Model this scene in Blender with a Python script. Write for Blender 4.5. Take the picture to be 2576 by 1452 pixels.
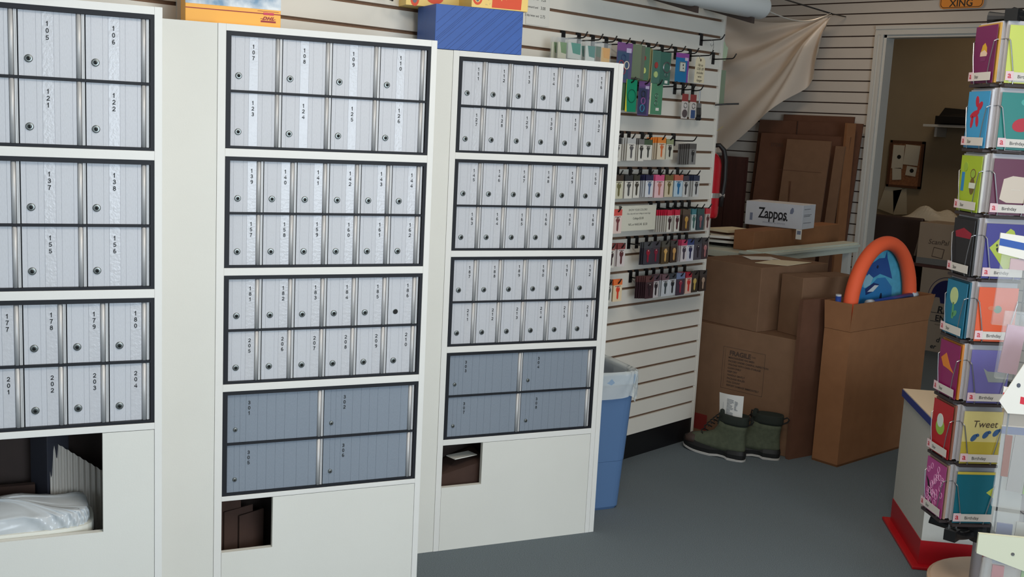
import bpy, math, random
from mathutils import Matrix, Vector
C = bpy.context.scene.collection
for o in list(bpy.data.objects): bpy.data.objects.remove(o)
random.seed(7)
PI = math.pi
# ------------------------------------------------------------------ camera
FPX = 2719.0; PITCH = 0.15395; ROLL = 0.0512; YAW = 0.757221
def camera():
    f0 = Vector((0, math.cos(PITCH), -math.sin(PITCH))); u0 = Vector((0, math.sin(PITCH), math.cos(PITCH))); r0 = Vector((1, 0, 0))
    r = math.cos(ROLL)*r0 + math.sin(ROLL)*u0; u = -math.sin(ROLL)*r0 + math.cos(ROLL)*u0
    Z = Matrix.Rotation(YAW, 3, 'Z')
    r, u, f = Z@r, Z@u, Z@f0
    m = Matrix(((r.x, u.x, -f.x, 0), (r.y, u.y, -f.y, 0), (r.z, u.z, -f.z, 1.5), (0, 0, 0, 1)))
    cd = bpy.data.cameras.new('camera'); cd.sensor_width = 36; cd.lens = FPX/2576*36; cd.clip_start = .05
    co = bpy.data.objects.new('camera', cd); C.objects.link(co); co.matrix_world = m
    bpy.context.scene.camera = co
camera()
# ------------------------------------------------------------------ world, light, exposure
sc = bpy.context.scene
sc.view_settings.view_transform = 'Standard'; sc.view_settings.look = 'None'
sc.view_settings.gamma = 1; sc.view_settings.use_curve_mapping = False
sc.view_settings.exposure = 0.0
w = bpy.data.worlds.new('daylight_sky'); sc.world = w; w.use_nodes = True
w.node_tree.nodes['Background'].inputs[0].default_value = (.62, .8, 1, 1)
w.node_tree.nodes['Background'].inputs[1].default_value = .9
def area(name, loc, target, sx, sy, power, col, spread=None):
    l = bpy.data.lights.new(name, 'AREA'); l.shape = 'RECTANGLE'; l.size = sx; l.size_y = sy; l.energy = power; l.color = col
    if spread: l.spread = spread
    o = bpy.data.objects.new(name, l); C.objects.link(o); o.location = loc
    o.rotation_euler = (Vector(target)-Vector(loc)).to_track_quat('-Z', 'Y').to_euler()
# daylight entering through the shop windows in the front and side walls
area('window_daylight', (.9, -2.72, 1.35), (-.2, 2.2, .9), 3.6, 2.0, 20, (.74, .88, 1))
area('side_window_daylight', (3.42, .6, 1.3), (-2.5, 1.6, .8), 3.0, 1.9, 150, (.80, .91, 1))
# the warm ceiling fittings of the shop and back room, and one added fill lamp
area('ceiling_or_fill_bulb', (-.6, 1.3, 2.70), (-.6, 1.3, 0), 1.2, .6, 40, (1, .91, .80))
area('ceiling_or_fill_bulb', (-1.3, 2.7, 2.70), (-1.3, 2.7, 0), .6, .6, 11, (1, .9, .78))  # added fill lamp with no known source, brightens upper slatwall and pegs
area('ceiling_or_fill_bulb', (-3.3, 6.2, 2.70), (-3.3, 6.2, 0), .5, .3, 5, (1, .76, .54))
area('ceiling_or_fill_bulb', (-3.3, 8.2, 2.70), (-3.3, 8.2, 0), .8, .4, 3.4, (1, .82, .62))

# ------------------------------------------------------------------ materials
def lin(c):
    return tuple(((v/255)/12.92 if v/255 <= .04045 else ((v/255+.055)/1.055)**2.4) for v in c)
MATS = {}
def mat(name, rgb, rough=.6, metal=0, noise=0, nscale=60, bump=0, bscale=200, spec=.5, alpha=1, trans=0, coat=0, stretch=None, emis=None):
    if name in MATS: return MATS[name]
    m = bpy.data.materials.new(name); m.use_nodes = True; nt = m.node_tree; b = nt.nodes['Principled BSDF']
    c = lin(rgb); b.inputs['Base Color'].default_value = (*c, 1); b.inputs['Roughness'].default_value = rough
    b.inputs['Metallic'].default_value = metal; b.inputs['Specular IOR Level'].default_value = spec
    b.inputs['Alpha'].default_value = alpha; b.inputs['Transmission Weight'].default_value = trans
    b.inputs['Coat Weight'].default_value = coat
    tc = nt.nodes.new('ShaderNodeTexCoord'); mp = nt.nodes.new('ShaderNodeMapping'); nt.links.new(tc.outputs['Object'], mp.inputs[0])
    if stretch: mp.inputs['Scale'].default_value = stretch
    if noise:
        n = nt.nodes.new('ShaderNodeTexNoise'); n.inputs['Scale'].default_value = nscale; n.inputs['Detail'].default_value = 4
        nt.links.new(mp.outputs[0], n.inputs['Vector'])
        r = nt.nodes.new('ShaderNodeValToRGB'); nt.links.new(n.outputs['Fac'], r.inputs[0])
        r.color_ramp.elements[0].position = .3; r.color_ramp.elements[1].position = .7
        r.color_ramp.elements[0].color = (*[max(0, v*(1-noise)) for v in c], 1); r.color_ramp.elements[1].color = (*[min(1, v*(1+noise)) for v in c], 1)
        nt.links.new(r.outputs[0], b.inputs['Base Color'])
    if bump:
        n2 = nt.nodes.new('ShaderNodeTexNoise'); n2.inputs['Scale'].default_value = bscale; n2.inputs['Detail'].default_value = 3
        nt.links.new(mp.outputs[0], n2.inputs['Vector'])
        bp = nt.nodes.new('ShaderNodeBump'); bp.inputs['Strength'].default_value = bump; bp.inputs['Distance'].default_value = .002
        nt.links.new(n2.outputs['Fac'], bp.inputs['Height']); nt.links.new(bp.outputs[0], b.inputs['Normal'])
    if emis: b.inputs['Emission Color'].default_value = (*lin(emis[0]), 1); b.inputs['Emission Strength'].default_value = emis[1]
    MATS[name] = m; return m
def col(rgb, rough=.55, **k): return mat('ink_%d_%d_%d_%d' % (*rgb, int(rough*100)), rgb, rough, **k)
laminate = mat('white_laminate', (226, 226, 222), .42, noise=.015, nscale=5, bump=.05, bscale=300)
laminate_panel = mat('cream_laminate_panel', (220, 220, 213), .5, noise=.015, nscale=5, bump=.06, bscale=280)
slat_white = mat('slatwall_white_melamine', (232, 228, 218), .5, noise=.015, nscale=8)
slat_warm = mat('slatwall_warm_melamine', (206, 198, 188), .55, noise=.02, nscale=8)
mdf = mat('brown_mdf_groove', (120, 92, 72), .8, noise=.08, nscale=90)
mdf_dark = mat('dark_mdf_groove', (66, 46, 36), .85, noise=.08, nscale=90)
carpet = mat('slate_blue_carpet', (106, 116, 122), .95, noise=.45, nscale=420, bump=.8, bscale=500, spec=.1)
tan_wall = mat('tan_paint', (160, 142, 114), .85, noise=.03, nscale=6, bump=.1, bscale=120)
trim_white = mat('white_gloss_trim', (205, 204, 198), .4)
ceil_m = mat('ceiling_tile', (205, 200, 190), .9, noise=.1, nscale=150)
black_metal = mat('black_anodised_frame', (26, 28, 34), .5, metal=.1, spec=.3)
alu = mat('brushed_aluminium_door', (196, 198, 203), .58, metal=.22, noise=.04, nscale=500, bump=.12, bscale=700, stretch=(1, 1, .25))
alu_post = mat('satin_aluminium_post', (196, 196, 196), .48, metal=.3)
alu_grey = mat('grey_parcel_door', (132, 142, 154), .58, metal=.15, noise=.06, nscale=600, bump=.12, bscale=700, stretch=(1, 1, .25))
tape_m = mat('clear_tape_over_aluminium', (196, 198, 203), .24, metal=.05, noise=.03, nscale=60, bump=.3, bscale=140, spec=.26)
lock_ring = mat('nickel_lock', (120, 124, 122), .3, metal=.85)
lock_dark = mat('dark_lock_face', (60, 64, 64), .35, metal=.8)
blackm = mat('black_void', (8, 8, 8), .7)
ink = mat('black_ink', (22, 22, 24), .5)
kraft = mat('kraft_cardboard', (128, 98, 76), .85, noise=.06, nscale=14, bump=.12, bscale=60, spec=.2)
kraft2 = mat('orange_kraft_cardboard', (146, 102, 70), .82, noise=.06, nscale=14, bump=.12, bscale=60, spec=.2)
kraft3 = mat('dark_kraft_cardboard', (104, 72, 56), .85, noise=.08, nscale=14, bump=.12, bscale=60, spec=.2)
paper = mat('white_paper', (226, 224, 216), .7)
cream = mat('cream_card_stock', (232, 220, 188), .7)
black_pl = mat('black_plastic', (18, 18, 20), .4)
black_wire = mat('black_wire', (20, 18, 18), .35, metal=.3)
chrome = mat('chrome_wire', (170, 170, 172), .28, metal=.9)
clear = mat('clear_plastic', (214, 220, 222), .12, alpha=.2, bump=.5, bscale=40)
liner = mat('clear_bin_liner', (225, 232, 232), .22, alpha=.55, bump=.6, bscale=30)

# ------------------------------------------------------------------ mesh builder
class MB:
    def __init__(s): s.v = []; s.f = []; s.m = []; s.k = 0
    def mi(s, k): s.k = k; return s
    def poly(s, pts, m=None):
        b = len(s.v); s.v += [tuple(p) for p in pts]; s.f.append(tuple(range(b, b+len(pts)))); s.m.append(s.k if m is None else m); return s
    def hexa(s, p, m=None):      # 8 corners: bottom 4 ccw, top 4 ccw
        b = len(s.v); s.v += [tuple(q) for q in p]
        for f in ((3, 2, 1, 0), (4, 5, 6, 7), (0, 1, 5, 4), (1, 2, 6, 5), (2, 3, 7, 6), (3, 0, 4, 7)):
            s.f.append(tuple(b+i for i in f)); s.m.append(s.k if m is None else m)
        return s
    def box(s, x0, y0, z0, x1, y1, z1, m=None):
        return s.hexa([(x0, y0, z0), (x1, y0, z0), (x1, y1, z0), (x0, y1, z0), (x0, y0, z1), (x1, y0, z1), (x1, y1, z1), (x0, y1, z1)], m)
    def xz(s, pts, y0, y1, m=None):   # outline in x,z (counter-clockwise seen from -y), thickness y0..y1 (y0 is the front)
        n = len(pts); b = len(s.v); s.v += [(x, y0, z) for x, z in pts]+[(x, y1, z) for x, z in pts]
        mm = s.k if m is None else m
        s.f.append(tuple(range(b, b+n))); s.f.append(tuple(range(b+2*n-1, b+n-1, -1))); s.m += [mm, mm]
        for i in range(n):
            j = (i+1) % n; s.f.append((b+j, b+i, b+n+i, b+n+j)); s.m.append(mm)
        return s
    def ell(s, cx, cz, rx, rz, y0, y1, n=20, m=None, a=0):
        return s.xz([(cx+rx*math.cos(2*PI*i/n)*math.cos(a)-rz*math.sin(2*PI*i/n)*math.sin(a), cz+rx*math.cos(2*PI*i/n)*math.sin(a)+rz*math.sin(2*PI*i/n)*math.cos(a)) for i in range(n)], y0, y1, m)
    def tube(s, pts, r, n=8, m=None, closed=False):
        pts = [Vector(p) for p in pts]; N = len(pts); b = len(s.v); mm = s.k if m is None else m
        rr = r if isinstance(r, (list, tuple)) else [r]*N
        up = None
        for i, p in enumerate(pts):
            if closed: t = (pts[(i+1) % N]-pts[i-1])
            else: t = pts[min(i+1, N-1)]-pts[max(i-1, 0)]
            t.normalize()
            if up is None:
                up = Vector((0, 0, 1)) if abs(t.z) < .9 else Vector((1, 0, 0))
            a = up-t*up.dot(t)
            if a.length < 1e-4: a = t.orthogonal()
            a.normalize(); up = a; c = t.cross(a)
            for k in range(n):
                q = 2*PI*k/n; s.v.append(tuple(p+(a*math.cos(q)+c*math.sin(q))*rr[i]))
        for i in range(N if closed else N-1):
            j = (i+1) % N
            for k in range(n):
                l = (k+1) % n; s.f.append((b+i*n+k, b+i*n+l, b+j*n+l, b+j*n+k)); s.m.append(mm)
        if not closed:
            s.f.append(tuple(b+k for k in range(n))[::-1]); s.f.append(tuple(b+(N-1)*n+k for k in range(n))); s.m += [mm, mm]
        return s
    def lathe(s, prof, n=20, m=None, c=(0, 0, 0), axis='z', ry=1):   # prof: (r, h)
        b = len(s.v); mm = s.k if m is None else m
        for r, h in prof:
            for k in range(n):
                q = 2*PI*k/n; x, y = r*math.cos(q), r*ry*math.sin(q)
                if axis == 'z': s.v.append((c[0]+x, c[1]+y, c[2]+h))
                else: s.v.append((c[0]+x, c[1]-h, c[2]+y))     # towards -y
        for i in range(len(prof)-1):
            for k in range(n):
                l = (k+1) % n; s.f.append((b+i*n+k, b+i*n+l, b+(i+1)*n+l, b+(i+1)*n+k)); s.m.append(mm)
        s.f.append(tuple(b+k for k in range(n))[::-1]); s.f.append(tuple(b+(len(prof)-1)*n+k for k in range(n))); s.m += [mm, mm]
        return s
    def rings(s, rs, m=None, cap=True):
        b = len(s.v); n = len(rs[0]); mm = s.k if m is None else m
        for r in rs: s.v += [tuple(p) for p in r]
        for i in range(len(rs)-1):
            for k in range(n):
                l = (k+1) % n; s.f.append((b+i*n+k, b+i*n+l, b+(i+1)*n+l, b+(i+1)*n+k)); s.m.append(mm)
        if cap:
            s.f.append(tuple(b+k for k in range(n))[::-1]); s.f.append(tuple(b+(len(rs)-1)*n+k for k in range(n))); s.m += [mm, mm]
        return s
    def grid(s, fn, nu, nv, m=None):
        b = len(s.v); mm = s.k if m is None else m
        for j in range(nv+1):
            for i in range(nu+1): s.v.append(tuple(fn(i/nu, j/nv)))
        for j in range(nv):
            for i in range(nu):
                a = b+j*(nu+1)+i; s.f.append((a, a+1, a+nu+2, a+nu+1)); s.m.append(mm)
        return s
    def mesh(s, name, mats, smooth=False):
        me = bpy.data.meshes.new(name); me.from_pydata(s.v, [], s.f)
        if not isinstance(mats, (list, tuple)): mats = [mats]
        for x in mats: me.materials.append(x)
        me.polygons.foreach_set('material_index', s.m)
        if smooth: me.polygons.foreach_set('use_smooth', [True]*len(s.f))
        me.update(); return me
    def obj(s, name, mats, parent=None, smooth=False, bevel=0, loc=None, rz=None, fix=False):
        me = s.mesh(name, mats, smooth)
        if fix:
            import bmesh
            bm = bmesh.new(); bm.from_mesh(me); bmesh.ops.remove_doubles(bm, verts=bm.verts, dist=1e-5); bmesh.ops.recalc_face_normals(bm, faces=bm.faces); bm.to_mesh(me); bm.free()
        return put(name, me, parent, bevel, loc, rz)
def put(name, me, parent=None, bevel=0, loc=None, rz=None):
    o = bpy.data.objects.new(name, me); C.objects.link(o); o.parent = parent
    if loc is not None: o.location = loc
    if rz is not None: o.rotation_euler = (0, 0, rz)
    if bevel:
        b = o.modifiers.new('bevel', 'BEVEL'); b.width = bevel; b.segments = 2; b.limit_method = 'ANGLE'
    return o
def tag(o, label, cat, group=None, kind=None):
    o['label'] = label; o['category'] = cat
    if group: o['group'] = group
    if kind: o['kind'] = kind
    return o
def struct(o): o['kind'] = 'structure'; return o
def thing(name, label, cat, loc=(0, 0, 0), rz=0, group=None):
    o = bpy.data.objects.new(name, None); C.objects.link(o); o.location = loc; o.rotation_euler = (0, 0, rz); o.empty_display_size = .05
    return tag(o, label, cat, group)
TX = {}
def textmesh(body, size, m, align='CENTER', space=1.0, bold=0, cspace=1.0, shear=0):
    k = (body, size, m.name, align, space, bold, cspace, shear)
    if k in TX: return TX[k]
    cu = bpy.data.curves.new('t', 'FONT'); cu.body = body; cu.size = size; cu.align_x = align; cu.align_y = 'TOP'
    cu.space_line = space; cu.offset = bold; cu.space_character = cspace; cu.shear = shear; cu.resolution_u = 3
    o = bpy.data.objects.new('t', cu); C.objects.link(o); bpy.context.view_layer.update()
    dg = bpy.context.evaluated_depsgraph_get(); me = bpy.data.meshes.new_from_object(o.evaluated_get(dg))
    for v in me.vertices: v.co = (v.co.x, 0, v.co.y)
    me.materials.clear(); me.materials.append(m); me.name = 'lettering'
    bpy.data.objects.remove(o); bpy.data.curves.remove(cu); TX[k] = me; return me
def text(name, body, size, m, parent, x, y, z, **k):
    rot = k.pop('rot', None); o = put(name, textmesh(body, size, m, **k), parent, loc=(x, y, z))
    if rot: o.rotation_euler = rot
    return o
def copy_tree(src, parent=None):
    o = src.copy(); C.objects.link(o); o.parent = parent
    for ch in list(src.children): copy_tree(ch, o)
    return o
EPS = .0006

# ------------------------------------------------------------------ the room
WAX = -2.8662; WBY = 7.167; GZ0 = 2.004; GP = .0755; WAE = 4.378
def gz(n): return GZ0-GP*n
def slat(mb, x0, x1, z0, z1, grooves, gh, depth=.010, thick=.019):
    """panel in x,z with front at y=0; slats m0, groove insides m1"""
    mb.box(x0, depth, z0, x1, thick, z1, 1)
    e = sorted([g for g in grooves if z0 < g-gh/2 and g+gh/2 < z1]); z = z0
    for g in e+[None]:
        t = z1 if g is None else g-gh/2
        mb.box(x0, 0, z, x1, depth, t, 0)
        if g is not None: z = g+gh/2
room_x0, room_x1, room_y0, room_y1, CEIL = -5.3, 3.5, -2.8, 9.2, 2.75
m = MB().poly([(room_x0, room_y0, 0), (room_x1, room_y0, 0), (room_x1, room_y1, 0), (room_x0, room_y1, 0)])
m.box(room_x0, room_y0, -.1, room_x1, room_y1, -.001)
struct(m.obj('floor', carpet))
struct(MB().box(room_x0, room_y0, CEIL, room_x1, room_y1, CEIL+.1).obj('ceiling', ceil_m))
# left slatwall: local x runs along +Y
m = MB(); gs = [gz(n) for n in range(-10, 26)]
slat(m, -2.8, WAE-.016, .112, 2.62, gs, .0115)
m.box(-2.8, .019, 0, WAE, .07, CEIL, 0); m.box(-2.8, 0, 2.62, WAE, .02, CEIL, 0)
m.box(WAE-.016, -.001, 0, WAE, .07, 2.62, 0)
m.box(1.596, -.004, 1.0, 1.635, .002, 2.62, 0)
struct(m.obj('wall_left', [slat_white, mdf], loc=(WAX, 0, 0), rz=PI/2))
struct(MB().box(-2.8, .004, 0, WAE-.016, .02, .112).obj('baseboard_left', black_pl, loc=(WAX, 0, 0), rz=PI/2))
# back slatwall with the doorway
DX0, DX1, DH = -3.409, -2.42, 2.203
m = MB(); gb = [2.35-.0762*n for n in range(-5, 30)]
slat(m, room_x0, DX0-.0, 0.05, CEIL, gb, .0085)
slat(m, DX1, room_x1, 0.05, CEIL, gb, .0085)
slat(m, DX0, DX1, DH, CEIL, gb, .0085)
m.box(room_x0, .019, 0, DX0, .11, CEIL, 0); m.box(DX1, .019, 0, room_x1, .11, CEIL, 0); m.box(DX0, .019, DH, DX1, .11, CEIL, 0)
struct(m.obj('wall_back', [slat_warm, mdf_dark], loc=(0, WBY, 0)))
def casing(m, x0, x1, z0, z1, vert, flip=False):
    prof = [(0, .012), (.2, .022), (.32, .014), (.62, .018), (.8, .026), (1, .02)]
    for i in range(len(prof)-1):
        a, b = prof[i], prof[i+1]
        if vert:
            fa, fb = (1-a[0], 1-b[0]) if flip else (a[0], b[0])
            xa, xb = x0+(x1-x0)*fa, x0+(x1-x0)*fb
            xa, xb = min(xa, xb), max(xa, xb)
            m.box(xa, -max(a[1], b[1]), z0, xb, .001, z1)
        else:
            za, zb = z0+(z1-z0)*a[0], z0+(z1-z0)*b[0]; m.box(x0, -max(a[1], b[1]), za, x1, .001, zb)
m = MB(); casing(m, DX0-.059, DX0, 0, DH, True, True); casing(m, DX1, DX1+.059, 0, DH, True); casing(m, DX0-.059, DX1+.059, DH, DH+.059, False)
m.box(DX0, -.005, 0, DX0+.018, .11, DH); m.box(DX1-.018, -.005, 0, DX1, .11, DH); m.box(DX0, -.005, DH-.018, DX1, .11, DH)
struct(m.obj('trim_1', trim_white, loc=(0, WBY, 0)))
# back room, alcove and outer walls
struct(MB().box(room_x0, 9.1, 0, room_x1, 9.2, CEIL).obj('wall_far', tan_wall))
m = MB().box(-5.4, 4.2, 0, room_x0, 7.3, CEIL)
struct(m.obj('wall_alcove', slat_warm))
struct(MB().box(-4.75, WBY+.11, 0, -4.65, 9.1, CEIL).obj('wall_side', tan_wall))
struct(MB().box(room_x0, 4.15, 0, WAX-.07, 4.2, CEIL).obj('wall_partition', slat_warm))
m = MB()
m.box(room_x0, -2.9, 0, room_x1, -2.8, .35); m.box(room_x0, -2.9, 2.35, room_x1, -2.8, CEIL); m.box(room_x0, -2.9, .35, -.95, -2.8, 2.35); m.box(2.75, -2.9, .35, room_x1, -2.8, 2.35)
struct(m.obj('wall_front', slat_warm))
m = MB().box(3.5, -2.8, 0, 3.6, 9.2, .35).box(3.5, -2.8, 2.3, 3.6, 9.2, CEIL).box(3.5, -2.8, .35, 3.6, -.95, 2.3).box(3.5, 2.15, .35, 3.6, 9.2, 2.3)
struct(m.obj('wall_right', slat_warm))
glass = mat('window_glass', (240, 245, 248), .02, alpha=.12)
m = MB()
for x in (-.95, .27, 1.5, 2.71): m.box(x, -2.88, .35, x+.05, -2.83, 2.35)
m.box(-.95, -2.88, .35, 2.75, -2.83, .4).box(-.95, -2.88, 2.3, 2.75, -2.83, 2.35)
wf = struct(m.obj('window_1', black_metal)); MB().box(-.95, -2.86, .35, 2.75, -2.855, 2.35).obj('pane', glass, wf)
m = MB()
for y in (-.95, .57, 2.1): m.box(3.53, y, .35, 3.58, y+.05, 2.3)
m.box(3.53, -.95, .35, 3.58, 2.15, .4).box(3.53, -.95, 2.25, 3.58, 2.15, 2.3)
wf = struct(m.obj('window_2', black_metal)); MB().box(3.555, -.95, .35, 3.56, 2.15, 2.3).obj('pane', glass, wf)

# ------------------------------------------------------------------ mailbox cabinets
CA = math.atan2(.9275, .3738); nC = (math.cos(CA-PI/2), math.sin(CA-PI/2))
def corg(d): return (nC[0]*d, nC[1]*d, 0)
CH = 1.7165
def lock_mesh(r, grey):
    mb = MB(); mb.lathe([(r*1.08, 0), (r*1.08, .0012), (r*.98, .0028), (r*.84, .0030)], 24, 0, axis='y')
    mb.lathe([(r*.84, .0028), (r*.80, .0018), (r*.62, .0018), (r*.55, .0032), (r*.5, .0036)], 24, 1, axis='y')
    mb.box(-r*.13, -.0042, -r*.42, r*.13, -.0036, r*.2, 2); mb.ell(0, r*.12, r*.22, r*.22, -.0042, -.0036, 10, 2)
    return mb.mesh('lock', [lock_ring, lock_dark if not grey else lock_ring, blackm], True)
LOCK = lock_mesh(.0082, False); LOCKG = lock_mesh(.0058, True)
mbh = MB(); mbh.lathe([(.0078, 0), (.0078, .001), (.0070, .0012)], 24, 0, axis='y'); mbh.lathe([(.0070, .0011), (.0068, .0013)], 24, 1, axis='y')
HOLE = mbh.mesh('lock_hole', [lock_ring, blackm])
GRV = {'s': [.13, .49, .65], 'm': [.09, .30, .40, .61, .71, .93], 'w': [.075, .135, .20, .33, .43, .53, .63, .77, .91]}
DOORC = {}
def door_mesh(kind, w, h):
    k = (kind, round(w, 4))
    if k in DOORC: return DOORC[k]
    mb = MB(); x = 0; g = .0009; pr = [(0, 0)]
    for f in GRV[kind]:
        c = f*w; pr += [(c-g/2, 0), (c-g/4, .0008), (c+g/4, .0008), (c+g/2, 0)]
    pr.append((w, 0))
    b = [(x, y, 0) for x, y in pr]+[(w, .004, 0), (0, .004, 0)]; t = [(x, y, h) for x, y, z in b]
    mb.rings([b, t]); DOORC[k] = mb.mesh('door', alu_grey if kind == 'w' else alu); return DOORC[k]
POSTC = {}
def post_mesh(h):
    if round(h, 4) in POSTC: return POSTC[round(h, 4)]
    mb = MB(); r = .0050
    p = [(-r, 0)]+[(-r*math.cos(PI*i/10), -r*math.sin(PI*i/10)) for i in range(1, 10)]+[(r, 0), (r, .005), (-r, .005)]
    mb.rings([[(x, y, 0) for x, y in p], [(x, y, h) for x, y in p]]); mb.box(.0060, -.0015, 0, .0090, .005, h); mb.box(.0096, -.0008, 0, .0120, .004, h); mb.box(-.0056, .0035, 0, .0120, .0045, h)
    POSTC[round(h, 4)] = mb.mesh('hinge_post', alu_post, True); POSTC[round(h, 4)].polygons.foreach_set('use_smooth', [i < 13 for i in range(len(mb.f))]); return POSTC[round(h, 4)]
# numerals as strokes: unit box 0..1 wide, 0..1.6 high
def _arc(cx, cz, rx, rz, a0, a1, n=12): return [(cx+rx*math.cos(math.radians(a0+(a1-a0)*i/n)), cz+rz*math.sin(math.radians(a0+(a1-a0)*i/n))) for i in range(n+1)]
DIG = {'0': [_arc(.5, .8, .37, .68, 0, 360, 24)], '1': [[(.18, 1.16), (.42, 1.24), (.52, 1.5)], [(.54, 1.56), (.54, .04)]],
 '2': [_arc(.5, 1.09, .36, .39, 170, -25, 12)+[(.62, .62), (.25, .36), (.13, .12)], [(.04, .12), (.92, .12)]],
 '3': [_arc(.48, 1.14, .32, .34, 160, -80, 12), [(.38, .82), (.52, .82)], _arc(.48, .49, .37, .37, 85, -160, 14)],
 '4': [[(.70, .04), (.70, 1.5), (.07, .50)], [(.02, .44), (.96, .44)]], '5': [[(.84, 1.46), (.24, 1.46), (.16, .80)], _arc(.48, .52, .37, .41, 130, -155, 14)],
 '6': [_arc(.5, .49, .35, .37, 0, 360, 20), _arc(.56, .80, .42, .68, 70, 195, 12)], '7': [[(.06, 1.46), (.90, 1.46)], [(.86, 1.42), (.52, .85), (.36, .04)]],
 '8': [_arc(.5, 1.15, .31, .33, 0, 360, 20), _arc(.5, .48, .37, .37, 0, 360, 20)], '9': [_arc(.5, 1.10, .35, .38, 0, 360, 20), _arc(.44, .80, .42, .68, 15, -110, 12)]}
NUMC = {}
def number_mesh(num, u=.0066, pitch=.0152, sw=.0019):
    if num in NUMC: return NUMC[num]
    m = MB()
    for i, ch in enumerate(num):
        for st in DIG[ch]:
            P = [Vector(((x-.5)*u, 0, (z-1.6)*u-pitch*i)) for x, z in st]
            L = []; R_ = []
            for k, p in enumerate(P):
                t = (P[min(k+1, len(P)-1)]-P[max(k-1, 0)]).normalized(); n = Vector((-t.z, 0, t.x))*sw/2
                if k == 0 or k == len(P)-1: p = p+t*(sw*.25*(1 if k else -1)*(0 if len(st) > 18 else 1))
                L.append(p+n); R_.append(p-n)
            for k in range(len(P)-1): m.poly([R_[k], R_[k+1], L[k+1], L[k]])
    NUMC[num] = m.mesh('number', ink); return NUMC[num]
MW, BL, BR, BT, BB, RC, MBAR = .5785, .0135, .009, .011, .007, .010, .0062
def module(cab, x0, z0, z1, rows, label):
    kind = {8: 'm', 12: 's', 4: 'w'}[len(rows[0])+len(rows[1])]
    t = thing('mailbox_bank', label, 'mailboxes', group='mailbox banks in the white cabinets'); o = corg(cab)
    t.rotation_euler = (0, 0, CA); t.location = (o[0]+x0*math.cos(CA), o[1]+x0*math.sin(CA), z0)
    H = z1-z0; n = len(rows[0]); ih = H-BT-BB; dh = (ih-MBAR)/2; W = (MW-BL-BR)/n
    m = MB()
    for a, b, c, d in ((0, 0, BL, H), (MW-BR, 0, MW, H), (BL, 0, MW-BR, BB), (BL, H-BT, MW-BR, H)): m.box(a, .002, b, c, .16, d)
    m.box(BL, RC-.006, BB+dh, MW-BR, .02, BB+dh+MBAR)
    m.box(BL, .15, BB, MW-BR, .16, H-BT); m.box(0, .0145, BB, MW, .018, H-BT)
    m.obj('frame', black_metal, t)
    for r, nums in enumerate(rows):
        zb = BB+(1-r)*(dh+MBAR)
        for c, num in enumerate(nums):
            dx = BL+c*W+.0012; dw = W-.0206
            dx0 = dx; d = put('door', door_mesh(kind, dw, dh-.001), t, loc=(dx0, RC, zb+.0005))
            fx = {'s': .30, 'm': .17, 'w': .085}[kind]; nx = {'s': .815, 'm': .50, 'w': .235}[kind]; lz = dh*.265
            if kind == 's': fx += random.uniform(-.01, .01)
            if num == '186': put('lock_hole', HOLE, d, loc=(dw*fx, -.0002, lz))
            else:
                l = put('lock', LOCKG if kind == 'w' else LOCK, d, loc=(dw*fx, -.0002, lz)); l.rotation_euler = (0, random.uniform(-.25, .25), 0)
            if kind != 'w':
                a, b = (.655, .985) if kind == 's' else (.405, .605)
                MBt = MB().box(a*dw, -.0003, .001, b*dw, 0, dh-.002); MBt.obj('number_tape', tape_m, d)
            put('number', number_mesh(num), d, loc=(dw*nx, -.0008, dh-.0215+random.uniform(-.0012, .0012)))
            put('hinge_post', post_mesh(dh-.001), t, loc=(BL+(c+1)*W-.0137, RC-.001, zb+.0005))
    return t
ZM = [(1.387, 1.6985), (1.0595, 1.3655), (.7300, 1.0385), (.4025, .7090)]
def cabinet(d, xl, xm, xr, base_z, opening, label, left_w, right_boards, rd):
    t = thing('mailbox_cabinet', label, 'cabinet', group='white mailbox cabinets'); o = corg(d); t.location = o; t.rotation_euler = (0, 0, CA)
    rail = MB(); T = .0185
    # stiles
    MB().box(xm-left_w, 0, 0, xm, .20, CH).obj('left_panel', laminate, t, bevel=.0008)
    x = xr
    for i, wd in enumerate(right_boards):
        MB().box(x, 0.0005*i, 0, x+wd-.0008, rd if i == len(right_boards)-1 else .20, CH-.001*i).obj('right_panel', laminate, t, bevel=.0008); x += wd
    zs = [CH]+[z for a in ZM[:(4 if base_z < .5 else 3)] for z in (a[1], a[0])]+[base_z]
    for i in range(0, len(zs), 2):
        m = MB().box(xm, .0003, zs[i+1], xr, .20, zs[i])
        if i == 0: m.box(xm, 0.02, CH-.018, xr, .33, CH-.0005)
        m.obj('top_rail' if i == 0 else 'rail', laminate, t, bevel=.0006)
    # base panel with its opening
    ox0, ox1, oz0 = opening; f = .0012
    m = MB(); zt = base_z-.0012; xa, xb = xm+.0008, xr-.0008
    if ox0 > xa+.002: m.box(xa, f, oz0, ox0, f+.018, zt)
    m.box(ox1, f, oz0, xb, f+.018, zt); m.box(xa, f, 0, xb, f+.018, oz0)
    m.obj('base_panel', laminate_panel, t)
    return t
cA = cabinet(-2.6666, -.33, -.2924, .2866, .7135, (-.2916, .168, .4643), 'nearest white mailbox cabinet, at left, with a wide bin opening in its base', .022, [.0185], .325)
cB = cabinet(-3.0005, .48, .5050, 1.0842, .3885, (.5, .6505, .2345), 'middle white mailbox cabinet with a square opening low in its base panel', .0215, [.0185], .345)
cC = cabinet(-3.3535, 1.28, 1.3093, 1.8880, .3825, (1.30, 1.459, .2300), 'farthest white mailbox cabinet, ending beside the blue trash can', .0205, [.0185, .0195], .49)
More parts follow.
